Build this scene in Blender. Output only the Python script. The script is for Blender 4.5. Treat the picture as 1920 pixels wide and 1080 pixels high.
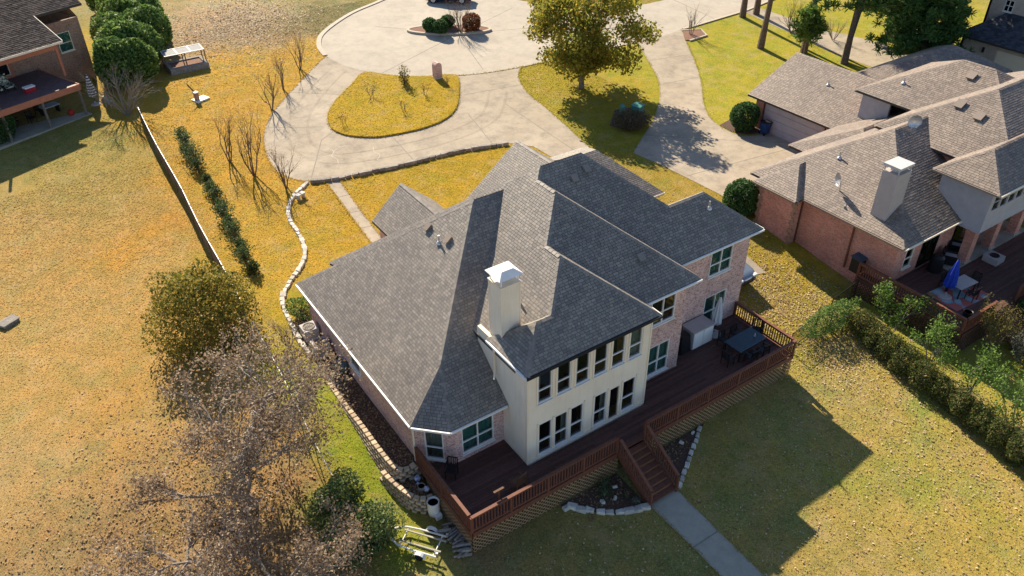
import bpy, bmesh, math, random
import numpy as np
from mathutils import Matrix, Vector
from mathutils.geometry import tessellate_polygon
rnd = random.Random(7)
nrs = np.random.RandomState(11)
S = bpy.context.scene
for o in list(bpy.data.objects): bpy.data.objects.remove(o)
C = S.collection
# ------------------------------------------------------------------ camera
cd = bpy.data.cameras.new('camera'); cam = bpy.data.objects.new('camera', cd); C.objects.link(cam)
cd.sensor_width = 36; cd.lens = 1500/1920*36; cd.clip_start = .5; cd.clip_end = 3000
CM = ((0.827616, -0.561191, -0.010789), (-0.335206, -0.478745, -0.811443), (0.450209, 0.67518, -0.584332))
cam.matrix_world = Matrix(((CM[0][0], -CM[1][0], -CM[2][0], 0), (CM[0][1], -CM[1][1], -CM[2][1], 0),
                           (CM[0][2], -CM[1][2], -CM[2][2], 27.5), (0, 0, 0, 1)))
S.camera = cam
# ------------------------------------------------------------------ sky, sun, exposure
SUN_E, SUN_A = math.radians(35.2), math.radians(9.7)
w = bpy.data.worlds.new('World'); S.world = w; w.use_nodes = True
nt = w.node_tree; nt.nodes.clear()
sk = nt.nodes.new('ShaderNodeTexSky'); sk.sky_type = 'NISHITA'; sk.sun_disc = False
sk.sun_elevation = SUN_E; sk.sun_rotation = SUN_A; sk.air_density = .9; sk.dust_density = .15; sk.ozone_density = 1.6; sk.altitude = 200
bg = nt.nodes.new('ShaderNodeBackground'); bg.inputs[1].default_value = .085
wo = nt.nodes.new('ShaderNodeOutputWorld')
nt.links.new(sk.outputs[0], bg.inputs[0]); nt.links.new(bg.outputs[0], wo.inputs[0])
sl = bpy.data.lights.new('sun', 'SUN'); sl.energy = 5.0; sl.angle = math.radians(.5); sl.color = (1, .865, .67)
so = bpy.data.objects.new('sun', sl); C.objects.link(so)
SD = Vector((math.cos(SUN_E)*math.sin(SUN_A), math.cos(SUN_E)*math.cos(SUN_A), math.sin(SUN_E)))
so.rotation_euler = SD.to_track_quat('Z', 'Y').to_euler(); so.location = (20, 60, 50)
vs = S.view_settings; vs.view_transform = 'Standard'; vs.look = 'None'; vs.exposure = 1.0; vs.gamma = 1
S.render.engine = 'CYCLES'; S.cycles.use_denoising = True

# ------------------------------------------------------------------ helpers
def sm(t):
    t = min(max(t, 0), 1); return t*t*(3-2*t)
def gz(x, y):
    z = -1.3*sm((32-y)/13.) + 2.2*sm((y-38)/60.)
    if y < 19: z -= .04*(19-y)
    if y < -40: z = -1.3-.04*59
    return z
def tag(o, label=None, cat=None, group=None, kind=None):
    if label: o['label'] = label
    if cat: o['category'] = cat
    if group: o['group'] = group
    if kind: o['kind'] = kind
    return o
def empty(name, loc=(0, 0, 0), rz=0, label=None, cat=None, group=None):
    o = bpy.data.objects.new(name, None); C.objects.link(o); o.location = loc; o.rotation_euler = (0, 0, rz)
    o.empty_display_size = .2
    return tag(o, label, cat, group)
def link(name, me, parent=None, mat=None, kind=None, label=None):
    o = bpy.data.objects.new(name, me); C.objects.link(o)
    if parent is not None: o.parent = parent
    if mat is not None and not me.materials: me.materials.append(mat)
    return tag(o, label=label, kind=kind)
def copy_tree(o, parent=None):
    c = o.copy(); C.objects.link(c); c.parent = parent
    for ch in list(o.children): copy_tree(ch, c)
    return c
class MB:
    def __init__(s): s.v = []; s.f = []; s.mi = []
    def poly(s, pts, m=0):
        b = len(s.v); s.v += [tuple(p) for p in pts]; s.f.append(tuple(range(b, b+len(pts)))); s.mi.append(m)
    def box(s, x0, x1, y0, y1, z0, z1, m=0):
        b = len(s.v)
        s.v += [(x0,y0,z0),(x1,y0,z0),(x1,y1,z0),(x0,y1,z0),(x0,y0,z1),(x1,y0,z1),(x1,y1,z1),(x0,y1,z1)]
        for q in ((0,3,2,1),(4,5,6,7),(0,1,5,4),(1,2,6,5),(2,3,7,6),(3,0,4,7)):
            s.f.append(tuple(b+i for i in q)); s.mi.append(m)
    def obox(s, c, ux, uy, uz, hx, hy, hz, m=0):      # oriented box: centre, axes, half sizes
        c = Vector(c); ux = Vector(ux).normalized()*hx; uy = Vector(uy).normalized()*hy; uz = Vector(uz).normalized()*hz
        b = len(s.v)
        for k in (-1, 1):
            for (i, j) in ((-1,-1),(1,-1),(1,1),(-1,1)): s.v.append(tuple(c+ux*i+uy*j+uz*k))
        for q in ((0,3,2,1),(4,5,6,7),(0,1,5,4),(1,2,6,5),(2,3,7,6),(3,0,4,7)):
            s.f.append(tuple(b+i for i in q)); s.mi.append(m)
    def bar(s, a, b_, wd, ht, m=0, up=(0,0,1)):        # beam from a to b
        a = Vector(a); b_ = Vector(b_); d = b_-a; L = d.length; d.normalize()
        up = Vector(up)
        sd = d.cross(up)
        if sd.length < 1e-4: sd = d.cross(Vector((1,0,0)))
        sd.normalize(); u2 = sd.cross(d)
        s.obox((a+b_)/2, d, sd, u2, L/2, wd/2, ht/2, m)
    def tube(s, pts, rad, n=6, m=0, cap=True):
        pts = [Vector(p) for p in pts]; N = len(pts)
        if not hasattr(rad, '__len__'): rad = [rad]*N
        base = len(s.v); prev = None
        for i, p in enumerate(pts):
            d = (pts[min(i+1, N-1)]-pts[max(i-1, 0)]).normalized()
            if prev is None:
                a = d.cross(Vector((0, 0, 1)))
                if a.length < .05: a = d.cross(Vector((1, 0, 0)))
            else:
                a = prev-d*prev.dot(d)
                if a.length < 1e-5: a = d.orthogonal()
            a.normalize(); prev = a; b = d.cross(a)
            for k in range(n):
                t = 2*math.pi*k/n; q = p+(a*math.cos(t)+b*math.sin(t))*rad[i]; s.v.append(tuple(q))
        for i in range(N-1):
            for k in range(n):
                s.f.append((base+i*n+k, base+i*n+(k+1)%n, base+(i+1)*n+(k+1)%n, base+(i+1)*n+k)); s.mi.append(m)
        if cap:
            s.f.append(tuple(base+k for k in range(n))[::-1]); s.mi.append(m)
            s.f.append(tuple(base+(N-1)*n+k for k in range(n))); s.mi.append(m)
    def lathe(s, prof, c=(0,0,0), n=14, m=0):          # profile (r, z) pairs
        base = len(s.v)
        for r, z in prof:
            for k in range(n):
                t = 2*math.pi*k/n; s.v.append((c[0]+r*math.cos(t), c[1]+r*math.sin(t), c[2]+z))
        for i in range(len(prof)-1):
            for k in range(n):
                s.f.append((base+i*n+k, base+i*n+(k+1)%n, base+(i+1)*n+(k+1)%n, base+(i+1)*n+k)); s.mi.append(m)
        s.f.append(tuple(base+k for k in range(n))[::-1]); s.mi.append(m)
        s.f.append(tuple(base+(len(prof)-1)*n+k for k in range(n))); s.mi.append(m)
    def slab(s, pts, t, m=0):                           # planar polygon thickened downwards (vertical)
        pts = [Vector(p) for p in pts]
        nrm = (pts[1]-pts[0]).cross(pts[2]-pts[0])
        if nrm.z < 0: pts = pts[::-1]
        n = len(pts); b = len(s.v)
        s.v += [tuple(p) for p in pts]+[(p.x, p.y, p.z-t) for p in pts]
        s.f.append(tuple(b+i for i in range(n))); s.f.append(tuple(b+n+i for i in range(n))[::-1])
        s.mi += [m, m]
        for i in range(n):
            j = (i+1) % n; s.f.append((b+i, b+n+i, b+n+j, b+j)); s.mi.append(m)
    def mesh(s, name, mats=None, smooth=False):
        me = bpy.data.meshes.new(name); me.from_pydata(s.v, [], s.f)
        if mats:
            for q in (mats if isinstance(mats, (list, tuple)) else [mats]): me.materials.append(q)
            if len(me.materials) > 1: me.polygons.foreach_set('material_index', s.mi)
        if smooth: me.polygons.foreach_set('use_smooth', [True]*len(me.polygons))
        me.update(); return me
    def build(s, name, mat=None, parent=None, smooth=False, kind=None, label=None):
        return link(name, s.mesh(name, mat, smooth), parent, kind=kind, label=label)
def quad_mesh(name, P, U, V, mats, mi=None):
    """many loose quads: centres P, half vectors U and V (numpy n x 3)"""
    n = len(P); co = np.empty((n, 4, 3), np.float32)
    co[:, 0] = P-U-V; co[:, 1] = P+U-V; co[:, 2] = P+U+V; co[:, 3] = P-U+V
    return raw_mesh(name, co.reshape(-1, 3), 4, mats, mi)
def raw_mesh(name, co, k, mats, mi=None):
    n = len(co)//k; me = bpy.data.meshes.new(name)
    me.vertices.add(n*k); me.loops.add(n*k); me.polygons.add(n)
    me.vertices.foreach_set('co', np.asarray(co, np.float32).ravel())
    me.loops.foreach_set('vertex_index', np.arange(n*k, dtype=np.int32))
    me.polygons.foreach_set('loop_start', np.arange(0, n*k, k, dtype=np.int32))
    me.polygons.foreach_set('loop_total', np.full(n, k, np.int32))
    for q in (mats if isinstance(mats, (list, tuple)) else [mats]): me.materials.append(q)
    if mi is not None: me.polygons.foreach_set('material_index', np.asarray(mi, np.int32))
    me.update(calc_edges=True); return me
def rvec(n):
    v = nrs.normal(size=(n, 3)); return v/np.linalg.norm(v, axis=1)[:, None]
def leaf_quads(name, P, size, mats, up=.3, aspect=.6, mi=None):
    n = len(P); N = rvec(n)+np.array([0, 0, up]); N /= np.linalg.norm(N, axis=1)[:, None]
    T = np.cross(N, rvec(n)); T /= np.linalg.norm(T, axis=1)[:, None]+1e-9; B = np.cross(N, T)
    s = (size*(.6+.8*nrs.rand(n)))[:, None]*.5
    # four-sided leaf with pointed ends
    co = np.empty((n, 4, 3)); co[:, 0] = P-T*s; co[:, 1] = P-B*s*aspect+T*s*.1; co[:, 2] = P+T*s; co[:, 3] = P+B*s*aspect+T*s*.1
    return raw_mesh(name, co.reshape(-1, 3), 4, mats, mi)

# ------------------------------------------------------------------ materials
def nodes_of(name):
    m = bpy.data.materials.new(name); m.use_nodes = True; t = m.node_tree
    return m, t, t.nodes['Principled BSDF']
def N(t, ty, **kw):
    n = t.nodes.new(ty)
    for k, v in kw.items(): setattr(n, k, v)
    return n
def ramp(t, fac, stops):
    r = N(t, 'ShaderNodeValToRGB'); e = r.color_ramp.elements
    while len(e) < len(stops): e.new(.5)
    for q, (p, c) in zip(e, stops): q.position = p; q.color = (*c, 1)
    t.links.new(fac, r.inputs[0]); return r.outputs[0]
def noise(t, vec, scale, detail=4, rough=.6):
    n = N(t, 'ShaderNodeTexNoise'); n.inputs['Scale'].default_value = scale; n.inputs['Detail'].default_value = detail
    n.inputs['Roughness'].default_value = rough
    if vec is not None: t.links.new(vec, n.inputs['Vector'])
    return n.outputs[0]
def mixc(t, fac, a, b, mode='MIX'):
    m = N(t, 'ShaderNodeMix', data_type='RGBA', blend_type=mode)
    for i, v in ((0, fac), (6, a), (7, b)):
        if isinstance(v, (int, float)): m.inputs[i].default_value = v
        elif isinstance(v, tuple): m.inputs[i].default_value = (*v, 1)
        else: t.links.new(v, m.inputs[i])
    return m.outputs[2]
def math_(t, op, a, b=None):
    m = N(t, 'ShaderNodeMath', operation=op)
    for i, v in ((0, a), (1, b)):
        if v is None: continue
        if isinstance(v, (int, float)): m.inputs[i].default_value = v
        else: t.links.new(v, m.inputs[i])
    return m.outputs[0]
def bump(t, bs, h, dist, strength=1):
    b = N(t, 'ShaderNodeBump'); b.inputs['Distance'].default_value = dist; b.inputs['Strength'].default_value = strength
    t.links.new(h, b.inputs['Height']); t.links.new(b.outputs[0], bs.inputs['Normal'])
def mat(name, c1, c2=None, scale=3., rough=.8, bdist=0, bscale=30., island=None, metal=0, spec=.3, stops=None, objrand=False, detail=4):
    """two-tone noise material, optional per-island tone and bump"""
    m, t, bs = nodes_of(name)
    pos = N(t, 'ShaderNodeNewGeometry')
    c2 = c2 or c1
    nz = noise(t, pos.outputs['Position'], scale, detail)
    col = ramp(t, nz, stops or [(.3, c1), (.7, c2)])
    if island:
        lo, hi = island
        r = math_(t, 'MULTIPLY_ADD', pos.outputs['Random Per Island'], hi-lo); r.node.inputs[2].default_value = lo
        if objrand:
            oi = N(t, 'ShaderNodeObjectInfo'); r = math_(t, 'MULTIPLY_ADD', oi.outputs['Random'], hi-lo); r.node.inputs[2].default_value = lo
        cc = N(t, 'ShaderNodeCombineColor'); [t.links.new(r, cc.inputs[i]) for i in range(3)]
        col = mixc(t, 1., col, cc.outputs[0], 'MULTIPLY')
    t.links.new(col, bs.inputs['Base Color']); bs.inputs['Roughness'].default_value = rough; bs.inputs['Metallic'].default_value = metal
    bs.inputs['Specular IOR Level'].default_value = spec
    if bdist: bump(t, bs, noise(t, pos.outputs['Position'], bscale, 3), bdist)
    return m
def siding_mat(name, a, b):
    m, t, bs = nodes_of(name); g = N(t, 'ShaderNodeNewGeometry'); mp = N(t, 'ShaderNodeMapping'); mp.inputs['Scale'].default_value = (3.5, 3.5, .35); t.links.new(g.outputs['Position'], mp.inputs[0])
    col = ramp(t, noise(t, g.outputs['Position'], .9, 4), [(.3, a), (.7, b)])
    col = mixc(t, 1., col, ramp(t, noise(t, mp.outputs[0], 1.2, 5, .7), [(.45, (1, 1, 1)), (.8, (.9, .885, .86))]), 'MULTIPLY')
    t.links.new(col, bs.inputs['Base Color']); bs.inputs['Roughness'].default_value = .65; bs.inputs['Specular IOR Level'].default_value = .2
    bump(t, bs, noise(t, g.outputs['Position'], 14, 3), .003); return m
def leaf_mat(name, cols, rough=.6, trans=.35):
    """leaf faces, each island its own tone out of cols"""
    m, t, bs = nodes_of(name)
    g = N(t, 'ShaderNodeNewGeometry')
    st = [(i/(len(cols)-1) if len(cols) > 1 else 0, c) for i, c in enumerate(cols)]
    col = ramp(t, g.outputs['Random Per Island'], st)
    t.links.new(col, bs.inputs['Base Color']); bs.inputs['Roughness'].default_value = rough; bs.inputs['Specular IOR Level'].default_value = .2
    tr = N(t, 'ShaderNodeBsdfTranslucent'); t.links.new(col, tr.inputs[0])
    mx = N(t, 'ShaderNodeMixShader'); mx.inputs[0].default_value = trans
    t.links.new(bs.outputs[0], mx.inputs[1]); t.links.new(tr.outputs[0], mx.inputs[2])
    t.links.new(mx.outputs[0], t.nodes['Material Output'].inputs[0]); return m
def brick_mat(name, c1, c2, mortar, bw=.21, bh=.075, spot=(.05, .03, .03), spotamt=.3):
    m, t, bs = nodes_of(name)
    g = N(t, 'ShaderNodeNewGeometry'); sx = N(t, 'ShaderNodeSeparateXYZ'); t.links.new(g.outputs['Position'], sx.inputs[0])
    u = math_(t, 'SUBTRACT', sx.outputs[0], sx.outputs[1])
    cx = N(t, 'ShaderNodeCombineXYZ'); t.links.new(u, cx.inputs[0]); t.links.new(sx.outputs[2], cx.inputs[1])
    b = N(t, 'ShaderNodeTexBrick'); t.links.new(cx.outputs[0], b.inputs['Vector'])
    b.inputs['Scale'].default_value = 1; b.inputs['Brick Width'].default_value = bw; b.inputs['Row Height'].default_value = bh
    b.inputs['Mortar Size'].default_value = .012; b.inputs['Bias'].default_value = 0; b.inputs['Mortar Smooth'].default_value = .2
    b.inputs['Color1'].default_value = (*c1, 1); b.inputs['Color2'].default_value = (*c2, 1); b.inputs['Mortar'].default_value = (*mortar, 1)
    nz = noise(t, g.outputs['Position'], 9, 4, .7)
    col = mixc(t, math_(t, 'MULTIPLY', ramp(t, nz, [(.52, (0, 0, 0)), (.6, (1, 1, 1))]), spotamt*1.6), b.outputs[0], spot)
    nz2 = noise(t, g.outputs['Position'], 14, 3, .7)
    col = mixc(t, math_(t, 'MULTIPLY', ramp(t, nz2, [(.58, (0, 0, 0)), (.64, (1, 1, 1))]), .35), col, (.62, .47, .44))
    nz3 = noise(t, g.outputs['Position'], .7, 3)
    col = mixc(t, 1., col, ramp(t, nz3, [(.3, (.8, .8, .8)), (.7, (1.1, 1.1, 1.1))]), 'MULTIPLY')
    t.links.new(col, bs.inputs['Base Color']); bs.inputs['Roughness'].default_value = .9; bs.inputs['Specular IOR Level'].default_value = .15
    bump(t, bs, math_(t, 'SUBTRACT', 1., b.outputs['Fac']), .008); return m
def glass_mat(name, tint, rough=.03, alpha=.45):
    """window pane: sky-reflecting film over whatever stands behind it"""
    m, t, bs = nodes_of(name)
    tr = N(t, 'ShaderNodeBsdfTransparent'); tr.inputs[0].default_value = (*tint, 1)
    gl = N(t, 'ShaderNodeBsdfGlossy'); gl.inputs['Roughness'].default_value = rough
    fr = N(t, 'ShaderNodeFresnel'); fr.inputs[0].default_value = 1.9
    mx = N(t, 'ShaderNodeMixShader'); t.links.new(fr.outputs[0], mx.inputs[0])
    t.links.new(tr.outputs[0], mx.inputs[1]); t.links.new(gl.outputs[0], mx.inputs[2])
    t.links.new(mx.outputs[0], t.nodes['Material Output'].inputs[0]); return m
def shingle_mat(name, base, lo, hi, warm, rough=.6, spec=.45):
    m, t, bs = nodes_of(name)
    g = N(t, 'ShaderNodeNewGeometry')
    nz = noise(t, g.outputs['Position'], .35, 3)
    col = ramp(t, g.outputs['Random Per Island'], [(0, tuple(c*lo for c in base)), (.45, base), (.8, tuple(c*hi for c in warm)), (1, tuple(c*hi*1.15 for c in base))])
    col = mixc(t, 1., col, ramp(t, nz, [(.3, (.86, .86, .88)), (.7, (1.1, 1.09, 1.06))]), 'MULTIPLY')
    gr = noise(t, g.outputs['Position'], 60, 2, .8)
    col = mixc(t, 1., col, ramp(t, gr, [(.3, (.8, .8, .8)), (.7, (1.2, 1.2, 1.2))]), 'MULTIPLY')
    t.links.new(col, bs.inputs['Base Color']); bs.inputs['Roughness'].default_value = rough; bs.inputs['Specular IOR Level'].default_value = spec
    return m
MT = dict(
 white=mat('white_paint', (.72,.71,.69), (.8,.79,.77), 2, .5),
 cream=siding_mat('cream_siding', (.8,.7,.56), (.86,.77,.63)),
 trim=mat('cream_trim', (.8,.7,.55), (.84,.74,.6), 1.5, .55),
 brick=brick_mat('pink_brick', (.8,.49,.45), (.5,.27,.25), (.8,.66,.6)),
 redbrick=brick_mat('red_brick', (.85,.33,.22), (.66,.21,.14), (.62,.45,.37), spot=(.1,.06,.06), spotamt=.22),
 tanbrick=brick_mat('tan_brick', (.5,.28,.18), (.38,.2,.13), (.38,.3,.24)),
 palebrick=brick_mat('pale_brick', (.6,.5,.42), (.5,.42,.36), (.6,.55,.5), spotamt=.1),
 shingle=shingle_mat('grey_shingle', (.222,.2,.178), .8, 1.13, (.234,.204,.172)),
 nshingle=shingle_mat('taupe_shingle', (.225,.182,.152), .8, 1.13, (.24,.188,.15)),
 dshingle=shingle_mat('charcoal_shingle', (.035,.04,.055), .6, 1.5, (.04,.04,.05)),
 lshingle=shingle_mat('brown_grey_shingle', (.075,.066,.064), .65, 1.3, (.085,.07,.062), .95, .04),
 under=mat('roof_deck', (.06,.055,.05), rough=.9),
 redwood=mat('red_stained_wood', (.13,.048,.03), (.19,.075,.045), 6, .65, .003, 20, island=(.8, 1.25)),
 board=mat('dark_deck_board', (.085,.04,.033), (.125,.06,.048), 5, .7, .003, 20, island=(.75, 1.3), objrand=True),
 lattice=mat('tan_lattice', (.29,.185,.1), (.37,.24,.135), 3, .8),
 dlattice=mat('dark_lattice', (.07,.04,.03), (.1,.05,.04), 3, .8),
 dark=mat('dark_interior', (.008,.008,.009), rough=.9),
 black=mat('black_plastic', (.012,.012,.014), (.02,.02,.022), 4, .45),
 teal=mat('teal_sky_reflection', (.12,.32,.31), (.2,.45,.42), 4, .8),  # sky reflected in the panes, put into the colour of the sheet behind
 blind=mat('pale_blind', (.4,.42,.4), (.5,.5,.47), 2, .7),
 glass=glass_mat('window_glass', (.6,.7,.7)),
 concrete=None, stone=mat('pale_stone', (.5,.46,.4), (.7,.66,.58), 5, .85, .01, 12, island=(.7, 1.15), objrand=True),
 block=mat('tan_block', (.48,.37,.25), (.62,.5,.36), 7, .9, .008, 25, island=(.75, 1.15), objrand=True),
 kerb=mat('kerb_concrete', (.42,.36,.28), (.5,.44,.35), 3, .85),
 joint=mat('joint_tar', (.2,.17,.14), (.28,.25,.2), 5, .9),
 metal=mat('galvanised', (.5,.5,.52), (.6,.6,.62), 5, .4, metal=.7),
 mulch=mat('dark_mulch', (.06,.038,.028), (.14,.085,.06), 12, .95, .03, 16),
 rmulch=mat('red_mulch', (.16,.08,.055), (.28,.16,.11), 9, .95, .03, 16),
 bark=mat('grey_bark', (.12,.1,.085), (.24,.2,.17), 7, .9, .02, 18),
 pbark=mat('pine_bark', (.1,.075,.06), (.2,.15,.12), 5, .9, .03, 14),
 twig=mat('twig_bark', (.14,.095,.065), (.22,.16,.11), 5, .9),
 gtwig=mat('grey_twig', (.17,.15,.13), (.26,.235,.2), 5, .9),
 tire=mat('tyre', (.015,.015,.016), rough=.8),
)
# ------------------------------------------------------------------ ground
def concrete(name, a, b, stain=.5):
    m, t, bs = nodes_of(name); g = N(t, 'ShaderNodeNewGeometry'); P = g.outputs['Position']
    col = ramp(t, noise(t, P, .35, 5, .65), [(.3, a), (.68, b)])
    st = ramp(t, noise(t, P, .7, 7, .75), [(.42, (1, 1, 1)), (.72, (1-stain*.45,)*3)])
    col = mixc(t, 1., col, st, 'MULTIPLY')
    fine = ramp(t, noise(t, P, 25, 3, .8), [(.25, (.9, .9, .9)), (.75, (1.07, 1.07, 1.07))])
    col = mixc(t, 1., col, fine, 'MULTIPLY')
    t.links.new(col, bs.inputs['Base Color']); bs.inputs['Roughness'].default_value = .85; bs.inputs['Specular IOR Level'].default_value = .2
    bump(t, bs, noise(t, P, 30, 3), .004); return m
MT['concrete'] = concrete('driveway_concrete', (.36,.3,.225), (.49,.42,.325), 1.2)
MT['street'] = concrete('street_concrete', (.43,.378,.305), (.51,.455,.372), .7)
MT['walk'] = concrete('walk_concrete', (.36,.315,.25), (.46,.41,.33), .9)
def grass_mat(name, bd=.05):
    m, t, bs = nodes_of(name); g = N(t, 'ShaderNodeNewGeometry'); P = g.outputs['Position']
    at = N(t, 'ShaderNodeVertexColor'); at.layer_name = 'Col'
    n1 = noise(t, P, 8, 6, .8); n2 = noise(t, P, .9, 6, .65); n3 = noise(t, P, 20, 3, .7)
    c = mixc(t, 1., at.outputs[0], ramp(t, n1, [(.32, (.55, .57, .52)), (.5, (1, 1, 1)), (.68, (1.38, 1.34, 1.3))]), 'MULTIPLY')
    c = mixc(t, 1., c, ramp(t, n2, [(.25, (.66, .76, .7)), (.5, (1, 1, 1)), (.75, (1.24, 1.12, 1.05))]), 'MULTIPLY')
    pa = ramp(t, noise(t, P, .42, 6, .68), [(.5, (0, 0, 0)), (.66, (1, 1, 1))]); pb = ramp(t, noise(t, P, .75, 6, .7), [(.5, (0, 0, 0)), (.68, (1, 1, 1))]); pc = ramp(t, noise(t, P, 1.5, 6, .7), [(.54, (0, 0, 0)), (.68, (1, 1, 1))])
    c = mixc(t, math_(t, 'MULTIPLY', pa, .62), c, mixc(t, 1., c, (.72, 1.0, 1.15), 'MULTIPLY'))
    c = mixc(t, math_(t, 'MULTIPLY', pb, .46), c, (.42, .32, .17)); c = mixc(t, math_(t, 'MULTIPLY', pc, .45), c, mixc(t, 1., c, (1.1, .8, .62), 'MULTIPLY'))
    c = mixc(t, 1., c, ramp(t, n3, [(.3, (.62, .62, .62)), (.7, (1.35, 1.35, 1.3))]), 'MULTIPLY')
    t.links.new(c, bs.inputs['Base Color']); bs.inputs['Roughness'].default_value = .95; bs.inputs['Specular IOR Level'].default_value = .08
    h = math_(t, 'ADD', n1, math_(t, 'MULTIPLY', n3, .6)); bump(t, bs, h, bd, .6); return m
MT['grass'] = grass_mat('lawn')
ZONES = [  # cx, cy, rx, ry, colour (real turf colours), weight
 (-2,48,9,14,(.38,.235,.07),1), (-10,45,12,25,(.36,.25,.1),1), (4,50,2.5,2.5,(.42,.22,.03),1), (1,34,7,7,(.36,.215,.06),1), (-2,26,9,6,(.29,.185,.085),1), (-3,18,12,7,(.26,.16,.08),1),
 (2,60,5,6,(.27,.215,.06),1), (0,66,7,4,(.2,.19,.05),.9), (-6,34,3,3,(.3,.22,.12),.5), (-7,38,2,2.5,(.2,.24,.08),.5),
 (15,60,6,14,(.42,.25,.04),1.3), (12,47,3.5,9,(.39,.25,.035),1.3), (20,72,6,5,(.43,.262,.04),1.3), (14,70,4,5,(.39,.245,.04),1.2),
 (16,45,5,5,(.36,.225,.022),1.2), (24,44,8,5,(.34,.23,.022),1.2), (20,39,6,4,(.33,.22,.024),1.1), (9,38,2,5,(.33,.235,.02),1.1), (8,31,1.7,5,(.25,.27,.02),2.2), (8,24,1.7,5,(.21,.26,.02),2.2),
 (19,84,7,7,(.36,.25,.14),1.4), (25,88,5,6,(.42,.31,.18),1.1), (29,83,4,4,(.17,.15,.06),1.0), (26,80,3,2,(.24,.17,.07),1), (30,92,6,5,(.22,.2,.06),1), (35,95,4,4,(.16,.25,.04),1.1), (10,85,5,8,(.33,.24,.03),1.1), (12,100,9,9,(.24,.2,.08),1),
 (41,50,5,7,(.3,.24,.025),1.3), (38,45,3,4,(.22,.2,.025),1.2), (35,37,4,5,(.28,.2,.035),1), (57,47,7,8,(.29,.265,.03),1.4), (70,50,9,9,(.3,.27,.03),1.4), (60,78,12,7,(.3,.22,.05),1),
 (34,24,5,4,(.33,.24,.03),1.1), (36,28,2.5,3,(.3,.22,.03),1), (32,21,3,2,(.22,.22,.025),.8),
 (27,14,10,6,(.31,.24,.07),1.2), (34,8,8,6,(.32,.26,.06),1.2), (20,12,6,5,(.27,.205,.065),1), (30,5,9,6,(.34,.24,.06),1.1), (15,14,5,4,(.24,.195,.06),1),
 (30,11,1.5,1.5,(.15,.23,.03),1.6), (27.5,12.4,1.4,1,(.16,.24,.03),1.3), (33,11.5,1.2,1,(.17,.24,.03),1.0), (31,6.5,1.2,1.2,(.2,.24,.03),.8), (22,15,1.2,1.2,(.15,.2,.03),.7), (25,13,.9,.9,(.16,.21,.03),.6),
 (38,12,2.2,6,(.27,.26,.025),1.5), (38,19,2.5,2,(.26,.22,.035),1.1), (44,9,6,4,(.2,.2,.03),1), (60,20,14,12,(.25,.22,.03),1),
]
def zone_col(x, y):
    num = np.zeros((len(x), 3)); den = np.zeros(len(x))+1e-6; num += np.array([.3, .22, .06])*1e-6
    jx = x+.9*np.sin(y*.55+.3*x)+.5*np.sin(y*1.7+x*.9); jy = y+.9*np.sin(x*.6-.25*y)+.5*np.sin(x*1.5-y*1.1)
    for cx, cy, rx, ry, c, wt in ZONES:
        d = np.exp(-(((jx-cx)/rx)**2+((jy-cy)/ry)**2)*1.6)*wt
        num += d[:, None]*np.array(c); den += d
    return num/den[:, None]
def add_cols(me):
    n = len(me.vertices); co = np.empty(n*3, np.float32); me.vertices.foreach_get('co', co); co = co.reshape(-1, 3)
    c = zone_col(co[:, 0].astype(float), co[:, 1].astype(float))
    a = me.color_attributes.new('Col', 'FLOAT_COLOR', 'POINT'); a.data.foreach_set('color', np.c_[c, np.ones(n)].astype(np.float32).ravel())
xs = [-700,-350,-180,-100,-60,-40]+list(np.arange(-30, 92.1, .6))+[100,120,160,260,420,700]
ys = [-500,-220,-90,-40,-20,-8]+list(np.arange(0, 112.1, .6))+[120,140,180,260,420,800]
gv = [(x, y, gz(x, y)) for y in ys for x in xs]; nx = len(xs)
gf = [(j*nx+i, j*nx+i+1, (j+1)*nx+i+1, (j+1)*nx+i) for j in range(len(ys)-1) for i in range(nx-1)]
me = bpy.data.meshes.new('ground'); me.from_pydata(gv, [], gf); add_cols(me); me.polygons.foreach_set('use_smooth', [True]*len(me.polygons))
ground = link('ground', me, mat=MT['grass'], kind='structure')
def drape(name, outline, off, material, skirt=.06, step=.8, cols=False, parent=None, kind='structure', zf=gz):
    ol = [outline[0]]
    for p in outline[1:]:
        if math.hypot(p[0]-ol[-1][0], p[1]-ol[-1][1]) > .02: ol.append(p)
    outline = ol; bm = bmesh.new(); vs_ = [bm.verts.new((x, y, 0)) for x, y in outline]
    for tri in tessellate_polygon([[Vector((x, y, 0)) for x, y in outline]]):
        a, b, c = (outline[k] for k in tri)
        if abs((b[0]-a[0])*(c[1]-a[1])-(b[1]-a[1])*(c[0]-a[0])) < 1e-7: continue
        bm.faces.new([vs_[k] for k in tri])
    y0 = min(p[1] for p in outline); y1 = max(p[1] for p in outline); y = y0+step*.37
    while y < y1:
        bmesh.ops.bisect_plane(bm, geom=bm.verts[:]+bm.edges[:]+bm.faces[:], plane_co=(0, y, 0), plane_no=(0, 1, 0)); y += step
    if cols:
        x0 = min(p[0] for p in outline); x1 = max(p[0] for p in outline); x = x0+step*.4
        while x < x1:
            bmesh.ops.bisect_plane(bm, geom=bm.verts[:]+bm.edges[:]+bm.faces[:], plane_co=(x, 0, 0), plane_no=(1, 0, 0)); x += step
    for f in bm.faces:
        f.normal_update()
        if f.normal.z < 0: f.normal_flip()
    for v in bm.verts: v.co.z = zf(v.co.x, v.co.y)+off
    be = [e for e in bm.edges if len(e.link_faces) == 1]
    r = bmesh.ops.extrude_edge_only(bm, edges=be)
    for q in r['geom']:
        if isinstance(q, bmesh.types.BMVert): q.co.z -= skirt+off
    me = bpy.data.meshes.new(name); bm.to_mesh(me); bm.free()
    if cols: add_cols(me)
    return link(name, me, parent, material, kind=kind)
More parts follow.
